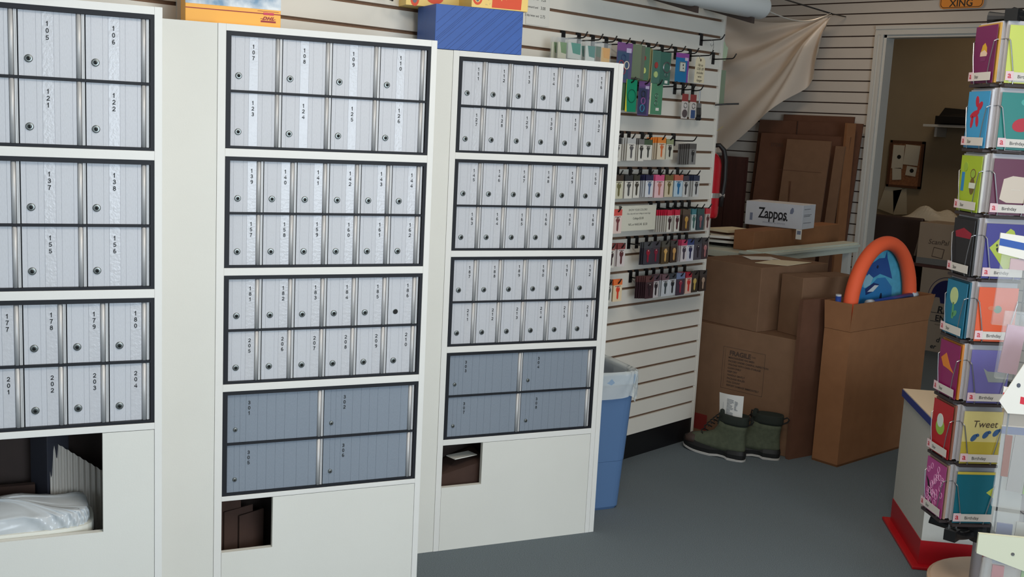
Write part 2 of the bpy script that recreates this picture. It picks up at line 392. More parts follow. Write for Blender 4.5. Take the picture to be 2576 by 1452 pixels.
# wide left fillers of the second and third cabinet, a hair behind their stiles
MB().box(.300, .0025, 0, .4828, .0205, CH-.0005).obj('filler_panel', laminate_panel, cB)
MB().box(1.108, .0025, 0, 1.2882, .0205, CH-.0005).obj('filler_panel', laminate_panel, cC)
# inner carcass (dark backing added behind the openings, recess shade put into its colour)
shade_back = mat('shade_dark_backing', (48, 36, 32), .8, noise=.1, nscale=20)
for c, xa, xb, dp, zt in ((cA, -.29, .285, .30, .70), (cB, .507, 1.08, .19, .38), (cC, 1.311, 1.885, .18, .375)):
    MB().box(xa, dp, 0, xb, dp+.006, zt).box(xa, .02, .002, xb, dp, .02).obj('shade_panel', shade_back, c)
def nm(a, b): return [str(i) for i in range(a, b+1)]
for z, rows in zip(ZM, [[nm(103, 106), nm(119, 122)], [nm(135, 138), nm(153, 156)], [nm(175, 180), nm(199, 204)]]):
    module(-2.6666, -.2922, z[0], z[1], rows, 'aluminium mailbox bank numbered %s to %s over %s to %s, in the nearest cabinet' % (rows[0][0], rows[0][-1], rows[1][0], rows[1][-1]))
for z, rows in zip(ZM, [[nm(107, 110), nm(123, 126)], [nm(139, 144), nm(157, 162)], [nm(181, 186), nm(205, 210)], [nm(301, 302), nm(305, 306)]]):
    module(-3.0005, .5054, z[0], z[1], rows, '%s mailbox bank numbered %s to %s over %s to %s, in the middle cabinet' % ('grey wide-door' if len(rows[0]) == 2 else 'aluminium', rows[0][0], rows[0][-1], rows[1][0], rows[1][-1]))
for z, rows in zip(ZM, [[nm(111, 116), nm(127, 132)], [nm(145, 150), nm(163, 168)], [nm(187, 192), nm(211, 216)], [nm(303, 304), nm(307, 308)]]):
    module(-3.3535, 1.3095, z[0], z[1], rows, '%s mailbox bank numbered %s to %s over %s to %s, in the farthest cabinet' % ('grey wide-door' if len(rows[0]) == 2 else 'aluminium', rows[0][0], rows[0][-1], rows[1][0], rows[1][-1]))

def inframe(name, label, cat, d, x, y, z, rot=0, group=None):
    o = corg(d); return thing(name, label, cat, (o[0]+x*math.cos(CA)-y*math.sin(CA), o[1]+x*math.sin(CA)+y*math.cos(CA), z), CA+rot, group)
# --- inside the openings
brn = mat('shade_darkened_corrugated', (66, 46, 38), .9, noise=.1, nscale=20)  # cardboard colour darkened to carry the shade inside the cabinet openings
t = inframe('waste_bin', 'white waste bin with a clear liner inside the wide base opening of the nearest cabinet', 'bin', -2.6666, -.06, .02, .02)
m = MB()
def rr(w, dd, z, n=32, e=4.5, cx=0, cy=0):
    out = []
    for i in range(n):
        a = 2*PI*i/n; c, s_ = math.cos(a), math.sin(a); out.append((cx+w*math.copysign(abs(c)**(2/e), c), cy+dd*math.copysign(abs(s_)**(2/e), s_), z))
    return out
m.rings([rr(.165, .075, 0, cy=.095), rr(.20, .087, .425, cy=.095), rr(.212, .092, .428, cy=.095), rr(.212, .092, .452, cy=.095), rr(.20, .084, .452, cy=.095), rr(.195, .08, .40, cy=.095)])
m.obj('bin', mat('white_bin_plastic', (224, 224, 214), .45), t, smooth=False)
def bag(u, v):
    a = 2*PI*u; c, s_ = math.cos(a), math.sin(a); e = 5
    if v < .7: k = 1; z = .442+.045*(v/.7)
    else: k = 1-.995*((v-.7)/.3); z = .487+.022*math.sin(PI*.5*(v-.7)/.3)+.003*math.sin(5*a)
    bul = 1+.03*math.sin(PI*min(1, v/.7))
    X = .196*math.copysign(abs(c)**(2/e), c)*k*bul; Y = .092+.080*math.copysign(abs(s_)**(2/e), s_)*k*bul
    w_ = .0035*math.sin(26*a+7*v)+.0025*math.sin(47*a-11*v)+.002*math.sin(90*X+60*z)
    return (X, Y+w_*(1 if v < .75 else .3), z+.003*math.sin(40*X))
m = MB().grid(bag, 160, 26); m.obj('bin_liner', mat('milky_liner', (196, 202, 206), .2, alpha=.93, bump=.9, bscale=18, stretch=(1, 1, .4)), t, smooth=True)
t = inframe('paper_bag', 'white corrugated paper behind the bin liner in the nearest cabinet opening', 'paper', -2.6666, .085, .16, .42)
m = MB()
def crp(u, v): return (-.03+.13*u, .02+.004*math.sin(u*60)+.03*v, .0+.225*v*(1-.35*u)-.02*u)
m.grid(crp, 60, 10).obj('folded_sheet', mat('grey_white_paper', (190, 184, 176), .8), t)
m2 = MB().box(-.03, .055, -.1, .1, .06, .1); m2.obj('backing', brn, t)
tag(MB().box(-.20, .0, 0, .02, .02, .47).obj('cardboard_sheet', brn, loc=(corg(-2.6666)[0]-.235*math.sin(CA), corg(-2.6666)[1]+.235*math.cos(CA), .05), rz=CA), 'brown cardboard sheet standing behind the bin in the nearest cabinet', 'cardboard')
o = corg(-2.6666)
def inw(d, x, y): o = corg(d); return (o[0]+x*math.cos(CA)-y*math.sin(CA), o[1]+x*math.sin(CA)+y*math.cos(CA))
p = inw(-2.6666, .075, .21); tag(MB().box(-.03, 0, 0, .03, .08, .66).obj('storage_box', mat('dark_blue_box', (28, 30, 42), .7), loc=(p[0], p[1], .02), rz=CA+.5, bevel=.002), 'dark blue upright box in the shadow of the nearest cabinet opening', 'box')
for k, (x, y, r, w, h) in enumerate([(.53, .08, .35, .10, .34), (.57, .09, .45, .10, .31), (.61, .10, .5, .09, .29)]):
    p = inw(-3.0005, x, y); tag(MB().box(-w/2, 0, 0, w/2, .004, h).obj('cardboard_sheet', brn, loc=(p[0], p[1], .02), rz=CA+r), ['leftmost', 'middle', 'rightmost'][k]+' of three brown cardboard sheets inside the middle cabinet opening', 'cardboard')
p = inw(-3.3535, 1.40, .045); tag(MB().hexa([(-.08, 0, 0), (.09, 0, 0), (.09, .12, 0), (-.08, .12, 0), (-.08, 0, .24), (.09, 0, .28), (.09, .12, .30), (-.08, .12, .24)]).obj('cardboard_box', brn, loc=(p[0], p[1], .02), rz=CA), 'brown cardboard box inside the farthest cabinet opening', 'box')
p = inw(-3.3535, 1.41, .05); tag(MB().box(-.04, 0, 0, .06, .05, .003).obj('envelope', paper, loc=(p[0], p[1], .315), rz=CA+.3), 'white envelope lying on the box inside the farthest cabinet opening', 'envelope')

# --- on top of the cabinets
t = inframe('shipping_carton', 'yellow shipping carton with a sky picture, on top of the middle cabinet', 'box', -3.05, .406, 0, CH+.001)
yel = mat('golden_yellow_print', (250, 178, 58), .45)
MB().box(0, 0, 0, .2535, .09, .27).obj('carton', yel, t, bevel=.001)
sky = bpy.data.materials.new('printed_clouds'); sky.use_nodes = True; nt = sky.node_tree
n = nt.nodes.new('ShaderNodeTexNoise'); n.inputs['Scale'].default_value = 14; n.inputs['Detail'].default_value = 6
r = nt.nodes.new('ShaderNodeValToRGB'); r.color_ramp.elements[0].position = .4; r.color_ramp.elements[1].position = .62
r.color_ramp.elements[0].color = (*lin((96, 136, 168)), 1); r.color_ramp.elements[1].color = (*lin((222, 226, 228)), 1)
tc = nt.nodes.new('ShaderNodeTexCoord'); nt.links.new(tc.outputs['Object'], n.inputs['Vector']); nt.links.new(n.outputs['Fac'], r.inputs[0]); nt.links.new(r.outputs[0], nt.nodes['Principled BSDF'].inputs['Base Color'])
nt.nodes['Principled BSDF'].inputs['Roughness'].default_value = .3
MB().box(0, -.0006, .048, .2535, 0, .27).obj('sky_picture', sky, t)
dred = col((150, 32, 44)); MB().box(0, -.0009, .0355, .2535, 0, .0378).obj('stripe', dred, t)
MB().box(.190, -.0007, .0425, .248, 0, .0435).obj('fine_print', dred, t)
text('lettering', 'DHL', .0118, dred, t, .2185, -.0011, .0298, bold=.0006, shear=.45, cspace=1.15).scale = (1.25, 1, 1)
MB().box(.198, -.001, .0222, .204, 0, .0232).obj('emblem_line', dred, t); MB().box(.234, -.001, .0222, .240, 0, .0232).obj('emblem_line', dred, t)
MB().box(.199, -.001, .0135, .240, 0, .0182).obj('emblem_bar', dred, t); MB().box(.206, -.0012, .0335, .219, 0, .0400).obj('emblem_block', col((206, 60, 90)), t); MB().box(.2205, -.0012, .0335, .2345, 0, .0400).obj('emblem_block', col((206, 60, 90)), t)
blue = mat('blue_printed_board', (52, 92, 168), .45, noise=.04, nscale=30); dblue = col((38, 62, 120))
t = inframe('shoe_box', 'blue box with dark diagonal stripes, on top of the farthest cabinet', 'box', -3.3535, 1.222, .0, CH+.001)
MB().box(0, 0, 0, .308, .175, .1405).obj('box', [blue, mat('navy_board_side', (48, 56, 98), .5)], t, bevel=.001)
m = MB()
for k, off in enumerate([-.09, -.06, -.035, -.028, -.020, -.004, .03, .045, .075, .083, .092, .118, .15, .165, .172, .20, .24, .262, .285]):
    # lines running up to the right, clipped to the face
    x0, z0, x1, z1 = off, 0, off+.16, .1405
    sl = .1405/.16
    if x0 < .002: z0 += (.002-x0)*sl; x0 = .002
    if x1 > .306: z1 -= (x1-.306)*sl; x1 = .306
    if x1 > x0: m.xz([(x0, z0), (x0+.0014, z0), (x1, z1), (x1-.0014, z1)], -.0005, 0)
m.obj('stripes', dblue, t)
ft = mat('yellow_floral_print', (240, 206, 120), .5); fr = col((222, 78, 40)); fg = col((110, 110, 120))
t = inframe('floral_box', 'yellow box with red flame and flower print, on top of the blue box', 'box', -3.36, 1.160, .0, CH+.142, rot=-.02)
m = MB().box(0, .12, 0, .2, .25, .13).box(.185, .0, -.0, .385, .2, .13).obj('box', ft, t, bevel=.001)
m = MB()
m.xz([(.256, .004), (.36, .004), (.362, .045), (.352, .06), (.343, .036), (.334, .066), (.325, .034), (.316, .062), (.306, .03), (.298, .052), (.290, .026), (.276, .056), (.266, .03), (.258, .046)], -.0006, 0)
for x in (.205,): m.ell(x, .03, .017, .022, -.0006, 0, 16)
m.obj('flame_print', fr, t)
MB().ell(.03, .02, .015, .022, .1194, .12, 16).obj('flower_print', fr, t); MB().ell(.1, .03, .03, .02, .1194, .12, 16).obj('flower_print', fr, t)
m = MB().ell(.205, .03, .0105, .014, -.001, 0, 14).obj('flower_centre', ft, t); MB().ell(.205, .026, .0055, .008, -.0013, 0, 12).ell(.03, .02, .008, .012, .1188, .12, 12).obj('flower_eye', fg, t)
m = MB(); 
for k in range(14): m.ell(.232+random.uniform(0, .018), .008+random.uniform(0, .04), .0008, .0008, -.0007, 0, 6)
m.obj('speckles', fg, t)

# ------------------------------------------------------------------ left slatwall goods
def wa(name, label, cat, y, z, xo=.001, group=None, rot=0): return thing(name, label, cat, (WAX+xo, y, z), PI/2+rot, group)
t = wa('price_list', 'white price list sheet on the slatwall above the blue box', 'sign', 3.03, 1.862, .002)
MB().box(0, -.001, 0, .13, 0, .32).obj('sheet', paper, t)
for k, s_ in enumerate(['2.75', '3.00', '3.25', '3.50', '4.00']): text('lettering', s_, .016, ink, t, .092, -.0016, .042+.031*k)
for k, s_ in enumerate(['2 day letter and', 'postcard and', 'next day mail', 'ground mail']): text('lettering', s_, .012, ink, t, .032, -.0016, .04+.031*k)
t = wa('wire_hanger', 'thin black wire hanger on the slatwall above the middle cabinet', 'hanger', 2.28, 1.86, .001)
MB().tube([(0, -.001, .14), (0, -.05, .10), (.02, -.10, 0), (.045, -.05, .01), (.045, -.001, .14)], .003, 6).obj('wire', black_wire, t)

def peg(y, n, L=.115, label='', group='black peg hooks on the left slatwall', z=None):
    t = wa('peg_hook', label, 'hook', y, gz(n) if z is None else z, .0005, group)
    MB().box(-.011, -.003, -.05, .011, 0, .002).box(-.011, 0, -.005, .011, .006, .004).obj('backplate', black_pl, t, bevel=.001)
    MB().tube([(0, 0, -.027), (0, -L*.5, -.026), (0, -L+.012, -.024), (0, -L+.004, -.021), (0, -L, -.016), (0, -L-.009, -.002)], .0028, 8).obj('peg', black_wire, t, smooth=True)
    return t
ORD = ['first', 'second', 'third', 'fourth', 'fifth', 'sixth', 'seventh', 'eighth', 'ninth', 'tenth', 'eleventh', 'twelfth']
for i, y in enumerate([3.249, 3.343, 3.43, 3.516, 3.605, 3.70, 3.803, 3.901, 4.001, 4.114]):
    peg(y, 2, label='black peg hook, %s from the left in the long top row of the slatwall' % ORD[i])
peg(4.300, 2, label='empty black peg hook at the slatwall end, right of the cream tag')
peg(4.193, 1, label='topmost black peg hook near the slatwall end, holding a wire loop')
for i, y in enumerate([3.562, 3.66, 3.745, 3.85]): peg(y, 4, .12, label='black peg hook, %s from the left in the row of green cards' % ORD[i])
KEYS = {}
def key_mesh(shape, c):
    k = (shape, c)
    if k in KEYS: return KEYS[k]
    m = MB(); ma = col(c, .35)
    if shape == 'o': m.ell(0, .038, .0105, .0115, -.0016, 0, 18)
    else: m.xz([(-.0115, .040), (-.004, .029), (.004, .029), (.0115, .040), (.004, .050), (-.004, .050)], -.0016, 0)
    m.xz([(-.0045, .005), (-.001, 0), (.002, 0), (.0045, .006), (.0045, .032), (-.0045, .032)], -.0015, 0)
    m.ell(0, .045, .003, .002, -.0021, 0, 10, 1)
    KEYS[k] = m.mesh('key', [ma, col((196, 188, 176))]); return KEYS[k]
def card(name, label, cat, y, zt, w, h, xo, bodyc, headc=None, hf=.26, group=None, key=None, tilt=0, kshape='d', border=None, th=.0012, deco=None):
    t = wa(name, label, cat, y, zt, xo, group, tilt)
    m = MB(); hh = h*hf; b = col(bodyc, .45)
    m.box(-w/2, 0, -h, w/2, th, -hh if headc else 0, 0)
    if headc: m.box(-w/2, 0, -hh, w/2, th, 0, 1)
    m.obj('card', [b, col(headc or bodyc, .4)], t)
    if border: MB().box(-w/2, -.0004, -h, w/2, 0, -h+.004).box(-w/2, -.0004, -h, -w/2+.003, 0, -hh).obj('border', col(border), t)
    if key:
        s_ = min(1.15, (h-hh)/.064); k = put('key', key_mesh(kshape, key), t, loc=(0, -.0006, -h+.010)); k.scale = (min(s_, w/.030), 1, s_)
    if headc and key: MB().box(-w*.32, -.0004, -hh-.006, w*.32, 0, -hh-.0035).obj('print', col((90, 84, 84)), t)
    return t
def cards(rown, n, spec, rowlabel, xf=.108):
    for i, (y, zt, w, h, body, head, keyc, ks, stack, name) in enumerate(spec):
        if zt is None: zt = gz(n)-.022
        if name: peg(y, n, .115, label='hook of the %s, %s' % (name, rowlabel), group='black peg hooks on the left slatwall')
        card('key_blank_card', '%s, %s' % (name, rowlabel), 'key card', y, zt, w, h, xf, body, head, key=keyc, kshape=ks, group='key cards on the left slatwall', tilt=random.uniform(-.05, .05))
        for s in range(stack):
            card('key_blank_card', 'stacked behind the %s, %s' % (name, rowlabel), 'key card', y-.0025*(s+1)+random.uniform(-.002, .002), zt-.001*s, w, h, xf-.0095*(s+1), tuple(int(v*.86) for v in body), head, group='key cards on the left slatwall', tilt=random.uniform(-.1, .02))
W_, CR = (226, 222, 212), (232, 216, 190)
cards('K1', 7, [
 (3.500, 1.452, .052, .094, W_, (60, 60, 62), (70, 70, 72), 'd', 2, 'white key card half hidden by the cabinet'),
 (3.592, 1.455, .054, .094, W_, (190, 190, 188), (92, 90, 92), 'd', 5, 'white card with a grey key under a striped header'),
 (3.660, 1.452, .036, .092, W_, (120, 118, 116), (60, 58, 56), 'd', 4, 'narrow white card with a dark key'),
 (3.707, 1.450, .053, .085, W_, (74, 92, 70), (74, 76, 72), 'd', 2, 'white card with a green camouflage header'),
 (3.802, 1.462, .062, .094, CR, (236, 140, 60), (222, 116, 62), 'd', 5, 'cream card with an orange key'),
 (3.862, 1.456, .048, .087, (214, 212, 196), (150, 158, 120), (44, 44, 40), 'o', 1, 'pale card with a black skull-pattern key'),
 (4.037, 1.440, .055, .092, (140, 138, 136), (92, 88, 86), (40, 40, 42), 'o', 5, 'grey blister pack with a round key')], 'top key row')
cards('K2', 9, [
 (3.525, None, .056, .098, (214, 210, 184), (70, 58, 50), (112, 108, 70), 'o', 3, 'spotted card with an olive round key'),
 (3.591, None, .052, .098, W_, (52, 52, 54), (84, 84, 84), 'd', 3, 'white card with a charcoal header and grey key'),
 (3.645, None, .040, .096, W_, (58, 58, 48), (66, 62, 52), 'd', 5, 'narrow white card with a brown-black header'),
 (3.734, None, .056, .094, (226, 228, 232), (46, 46, 78), (88, 112, 148), 'd', 6, 'white card with a navy header and steel blue key'),
 (3.806, None, .062, .098, (238, 200, 204), (220, 96, 140), (190, 120, 110), 'd', 3, 'pink card with a pink key'),
 (3.876, None, .060, .096, (222, 208, 178), (120, 104, 60), (112, 98, 56), 'd', 3, 'beige card with an olive key'),
 (3.947, None, .062, .096, (190, 212, 226), (196, 104, 88), (36, 110, 160), 'o', 3, 'light blue card with a blue key'),
 (4.003, 1.298, .040, .094, (214, 214, 212), (74, 68, 80), (60, 60, 64), 'd', 4, 'white card with a dark plum header'),
 (4.084, 1.300, .044, .096, (214, 214, 212), (52, 60, 84), (70, 70, 74), 'd', 5, 'white card with a slate blue header')], 'second key row')
cards('K3', 11, [
 (3.532, 1.160, .058, .100, (238, 214, 206), (222, 90, 84), (120, 62, 66), 'd', 2, 'pale pink card with a maroon key'),
 (3.899, 1.150, .036, .098, W_, (206, 44, 72), (64, 44, 46), 'o', 6, 'white card with a red header beside the price sign'),
 (3.956, 1.150, .040, .098, W_, (206, 44, 72), (80, 36, 44), 'o', 3, 'second white card with a red header'),
 (4.026, 1.150, .056, .098, (74, 58, 50), (96, 82, 70), (196, 150, 76), 'o', 3, 'dark brown card with a gold key'),
 (4.085, 1.150, .036, .098, (206, 214, 212), (72, 130, 140), (70, 110, 104), 'o', 3, 'white card with a teal header'),
 (4.139, 1.150, .058, .098, (54, 76, 84), (58, 88, 86), (150, 96, 104), 'o', 4, 'dark teal card with a rose key'),
 (4.196, 1.150, .038, .100, (220, 206, 198), (206, 60, 72), (96, 50, 52), 'o', 1, 'white card with a red header at the slatwall end')], 'third key row')
cards('K4', 13, [
 (3.506, 1.016, .040, .098, W_, (150, 96, 90), (60, 44, 48), 'o', 2, 'white card with a brown header beside the cabinet'),
 (3.571, 1.018, .050, .098, (218, 208, 206), (134, 66, 66), (96, 50, 54), 'o', 3, 'white card with a maroon header'),
 (3.757, 1.014, .056, .098, (60, 58, 68), (76, 78, 82), (150, 30, 52), 'o', 2, 'charcoal card with a crimson key'),
 (3.814, 1.014, .056, .098, (62, 56, 66), (72, 70, 78), (130, 34, 56), 'o', 2, 'charcoal card with a dark red key'),
 (3.885, 1.012, .060, .100, (84, 70, 50), (88, 86, 78), (222, 176, 104), 'd', 3, 'brown card with a gold diamond key'),
 (3.950, 1.012, .056, .098, (66, 52, 44), (82, 78, 76), (214, 164, 100), 'o', 3, 'dark brown card with a round gold key'),
 (4.026, 1.012, .044, .098, (216, 208, 210), (196, 70, 104), (70, 62, 78), 'o', 5, 'white card with a raspberry header'),
 (4.076, 1.012, .050, .098, (214, 214, 224), (66, 80, 128), (44, 48, 84), 'o', 2, 'white card with a navy header'),
 (4.136, 1.014, .058, .098, (86, 82, 92), (72, 74, 80), (52, 46, 54), 'o', 4, 'grey card with a black key'),
 (4.194, 1.014, .050, .098, (70, 56, 60), (76, 72, 74), (180, 120, 120), 'o', 2, 'dark maroon card at the slatwall end')], 'fourth key row')
cards('K5', 15, [
 (3.504, .868, .044, .096, (218, 216, 206), (86, 88, 84), (72, 80, 78), 'o', 1, 'white card with a grey header and dark key'),
 (3.563, .866, .058, .094, (236, 214, 178), (238, 120, 62), (226, 66, 42), 'o', 1, 'cream card with an orange header and red key'),
 (3.786, .864, .056, .098, (66, 44, 50), (96, 62, 62), (48, 34, 40), 'o', 5, 'dark maroon card with a black key'),
 (3.832, .864, .046, .098, (206, 200, 202), (92, 74, 84), (44, 40, 46), 'o', 3, 'white card with a plum header'),
 (3.903, .864, .056, .098, (206, 210, 216), (118, 92, 100), (66, 76, 80), 'o', 5, 'white card with a mauve header and grey key'),
 (3.956, .864, .054, .098, (204, 208, 214), (70, 76, 82), (36, 42, 46), 'o', 2, 'white card with a charcoal header and black key'),
 (4.018, .862, .066, .100, (70, 58, 72), (120, 136, 170), (150, 56, 76), 'd', 3, 'dark card with a light blue header'),
 (4.082, .862, .044, .098, (226, 190, 176), (176, 48, 66), (206, 60, 54), 'o', 4, 'white card with a red key'),
 (4.130, .862, .052, .096, (62, 54, 46), (70, 62, 58), (206, 176, 96), 'o', 3, 'black-brown card with a brass key'),
 (4.198, .862, .058, .096, (60, 50, 46), (74, 68, 66), (176, 150, 130), 'o', 3, 'black-brown card with a silver key, at the slatwall end')], 'bottom key row')
# price sign
t = wa('price_sign', 'white bent acrylic price sign between the key cards', 'sign', 3.602, 1.062, .07)
sg = mat('ivory_sign_card', (222, 220, 204), .3)
MB().box(0, 0, 0, .245, .002, .108).obj('face', sg, t)
MB().hexa([(-.045, .06, 0), (.0, 0, 0), (.0, .002, 0), (-.043, .062, 0), (-.045, .06, .108), (-.02, 0, .108), (-.02, .002, .108), (-.043, .062, .108)]).obj('side', sg, t)
MB().box(.11, .002, .09, .13, .068, .10).obj('bracket', black_pl, t)
gi = col((92, 92, 92))
text('lettering', 'SHOW YOUR COLORS!', .0125, gi, t, .115, -.0006, .095)
text('lettering', 'Get a key with your college or team logo', .0098, gi, t, .122, -.0006, .078)
text('lettering', 'College $3.00', .0135, ink, t, .12, -.0006, .059)
text('lettering', 'NFL or NASCAR  $3.50', .0135, ink, t, .12, -.0006, .033)
# top row goods
def bagcard(y, zt, w, h, c1, c2, name, n=2, xf=.10):
    for s in range(n):
        t = wa('blister_bag', name if s == 0 else 'bag behind the '+name, 'bag', y-.003*s, zt, xf-.03*s, 'small bags on the top peg row', random.uniform(-.2, .1))
        m = MB().box(-w/2, 0, -h*.62, w/2, .003, -.018, 0)
        m.xz([(-w*.1, -h*.45), (w/2, -h*.48), (w/2, -.018), (-w*.28, -.018)], -.0005, 0, 1); m.obj('card', [col(c1), col(c2)], t)
        MB().box(-w/2-.002, -.004, -h, w/2+.002, .006, 0).obj('bag', clear, t)
        MB().tube([(-w*.2, 0, -h*.9), (0, 0, -h*.72), (w*.2, 0, -h*.9)], .003, 6).obj('contents', chrome, t)
bagcard(3.135, 1.820, .045, .125, (214, 214, 190), (96, 140, 70), 'white and olive bag, leftmost on the top row')
bagcard(3.205, 1.823, .078, .125, (216, 222, 216), (30, 150, 130), 'white and teal bag, second on the top row')
bagcard(3.300, 1.820, .050, .130, (216, 222, 216), (40, 130, 120), 'narrow white and teal bag, third on the top row')
bagcard(3.342, 1.822, .042, .125, (120, 104, 84), (80, 110, 86), 'brown printed bag, beside the orange one', 1)
bagcard(3.392, 1.820, .055, .125, (232, 186, 104), (236, 170, 60), 'orange and cream bag in the top row', 1)
t = card('ring_card', 'purple card with coloured key rings in the top row', 'key ring card', 3.512, 1.832, .100, .157, .105, (92, 84, 124), (128, 84, 140), .2, 'ring cards on the left slatwall')
MB().box(-.046, -.0006, -.145, .028, 0, -.036).obj('panel', col((66, 88, 116)), t)
def ring(t, x, z, r, c, rr_=.0022):
    MB().tube([(x+r*math.cos(2*PI*i/20), -.002, z+r*math.sin(2*PI*i/20)) for i in range(20)], rr_, 6, closed=True).obj('ring', c, t, smooth=True)
ring(t, .013, -.088, .015, col((232, 218, 196))); ring(t, -.022, -.085, .014, col((150, 66, 80))); ring(t, -.008, -.06, .013, col((52, 70, 110))); ring(t, -.006, -.112, .012, col((140, 60, 80)))
MB().box(.010, -.0007, -.038, .042, 0, -.02).obj('price_label', col((196, 184, 214)), t)
G1, G2 = (84, 100, 70), (66, 104, 88)
k = 0
for y, x, w, ti, c in [(3.575, .108, .05, .9, G1), (3.588, .10, .05, .9, (96, 96, 70)), (3.600, .108, .05, .9, (70, 80, 60)), (3.613, .095, .05, .9, (110, 96, 62)),
                       (3.640, .108, .058, .15, (86, 120, 96)), (3.665, .09, .058, .5, (120, 112, 62)), (3.676, .085, .058, .5, (112, 104, 60)), (3.688, .08, .058, .5, (118, 110, 66)), (3.700, .075, .058, .5, (104, 100, 60)),
                       (3.722, .108, .052, .1, (78, 116, 104)), (3.745, .09, .052, .3, (70, 96, 84)), (3.778, .112, .070, .15, (62, 104, 92))]:
    names = ['olive-edged card leaning behind the purple ring card', 'thin brown-green card, second in the tight stack', 'thin dark green card, third in the tight stack', 'thin tan card, fourth in the tight stack', 'green card with a red ring in the top row', 'yellow-green card just behind the red ring card', 'second yellow-green card behind the red ring card', 'third yellow-green card behind the red ring card', 'fourth yellow-green card behind the red ring card', 'grey-green card with a red clip', 'dark green card behind the red clip card', 'green card with a silver coil ring, tilted']
    t = card('ring_card', names[k], 'key ring card', y, 1.832-.0015*k, w, .134, x, c, None, group='ring cards on the left slatwall', tilt=-ti)
    MB().box(-w/2-.0008, -.0004, -.134, -w/2+.0012, .0016, 0).obj('edge', col((176, 170, 130)), t)
    if k == 4: MB().ell(0, -.045, .007, .009, -.003, 0, 12).obj('clip', col((150, 60, 56)), t); MB().ell(0, -.095, .010, .012, -.003, 0, 12).obj('tag', col((200, 206, 120)), t)
    if k == 9: MB().ell(0, -.06, .010, .013, -.003, 0, 12).obj('clip', col((160, 62, 60)), t); MB().ell(0, -.098, .012, .013, -.003, 0, 12).obj('tag', col((176, 196, 130)), t)
    if k == 11:
        for r_ in (.019, .021, .023): ring(t, .012, -.062, r_, chrome, .001)
        ring(t, .010, -.092, .009, chrome, .001); MB().box(.005, -.0006, -.128, .022, 0, -.116).obj('price_label', paper, t)
    k += 1
t = card('fob_card', 'bright blue card with a purple header and a white key fob', 'key ring card', 3.909, 1.822, .095, .122, .108, (30, 118, 172), (148, 78, 160), .16, 'ring cards on the left slatwall')
MB().box(.036, -.0005, -.122, .0475, 0, -.02).obj('purple_edge', col((130, 70, 160)), t); MB().box(-.016, -.005, -.076, .018, 0, -.040).obj('fob', col((206, 210, 200)), t, bevel=.001)
MB().box(-.02, -.0006, -.078, .022, 0, -.036).obj('window', col((110, 120, 122)), t); MB().ell(0, -.05, .004, .005, -.0056, 0, 10).ell(.002, -.063, .004, .003, -.0056, 0, 10).obj('fob_print', col((70, 70, 70)), t)
MB().box(.018, -.0007, -.030, .042, 0, -.017).obj('price_label', col((206, 190, 214)), t)
text('lettering', 'UNIVERSAL', .010, paper, t, .0445, -.001, -.092, rot=(0, -PI/2, 0), bold=.0003)
t = wa('handwritten_tag', 'cream handwritten shipping tag hanging from a peg near the slatwall end', 'tag', 4.043, 1.815, .108)
MB().xz([(-.038, -.11), (.038, -.11), (.038, -.012), (.026, 0), (-.022, 0), (-.034, -.012)], 0, .001).obj('card', cream, t)
MB().ell(.002, -.012, .006, .006, -.0006, 0, 12).obj('eyelet', col((120, 100, 80)), t)
MB().tube([(.002, 0, -.012), (-.008, 0, -.004), (-.008, 0, .006), (0, 0, .010)], .0012, 5).obj('string', chrome, t)
for k, s_ in enumerate(['10¢ ea', '12/$1.00', 'includes', 'wire', 'hanger']): text('handwriting', s_, .0155, ink, t, 0, -.0008, -.026-.0165*k, shear=.3)
t = wa('wire_loop', 'thin wire loop hanging from the topmost peg near the slatwall end', 'wire loop', 4.193, gz(1)-.026, .06)
MB().tube([(.012*math.cos(2*PI*i/20), 0, -.012+.014*math.sin(2*PI*i/20)) for i in range(20)], .001, 5, closed=True).tube([(.012, 0, -.012), (.016, 0, -.03), (.004, 0, -.06), (-.006, 0, -.085)], .001, 5).obj('wire', chrome, t)
# second row (green ring cards)
t = card('ring_card', 'yellow-edged dark green card, leftmost in the row of green cards', 'key ring card', 3.525, 1.690, .05, .125, .095, (66, 90, 60), None, group='ring cards on the left slatwall', tilt=-.4)
t = card('ring_card', 'emerald card with a black cable ring and a yellow edge', 'key ring card', 3.567, 1.690, .072, .130, .108, (14, 140, 104), None, group='ring cards on the left slatwall')
MB().xz([(-.036, -.13), (-.024, -.13), (-.034, -.05), (-.034, 0), (-.036, 0)], -.0006, 0).obj('yellow_edge', col((226, 206, 60)), t); ring(t, .002, -.066, .026, col((20, 90, 70)), .0012)
t = card('ring_card', 'purple card with three oval rings in the row of green cards', 'key ring card', 3.658, 1.688, .074, .140, .104, (92, 72, 122), (112, 76, 132), .15, 'ring cards on the left slatwall')
MB().box(-.036, -.0005, -.135, .022, 0, -.028).obj('panel', col((58, 62, 96)), t)
ring(t, -.006, -.052, .013, col((44, 48, 60))); ring(t, -.006, -.080, .013, col((150, 90, 150))); ring(t, -.010, -.110, .014, col((60, 140, 170)))
MB().box(.008, -.0007, -.030, .032, 0, -.018).obj('price_label', col((190, 180, 210)), t)
t = card('ring_card', 'sage green card with a small chrome ring chain', 'key ring card', 3.740, 1.684, .088, .128, .106, (84, 140, 108), None, group='ring cards on the left slatwall')
MB().box(-.044, -.0005, -.128, -.036, 0, 0).obj('cream_edge', cream, t); ring(t, 0, -.050, .009, chrome, .0009); ring(t, 0, -.066, .005, chrome, .0009); ring(t, 0, -.082, .010, chrome, .0009)
MB().box(.002, -.0007, -.112, .024, 0, -.1).obj('price_label', paper, t)
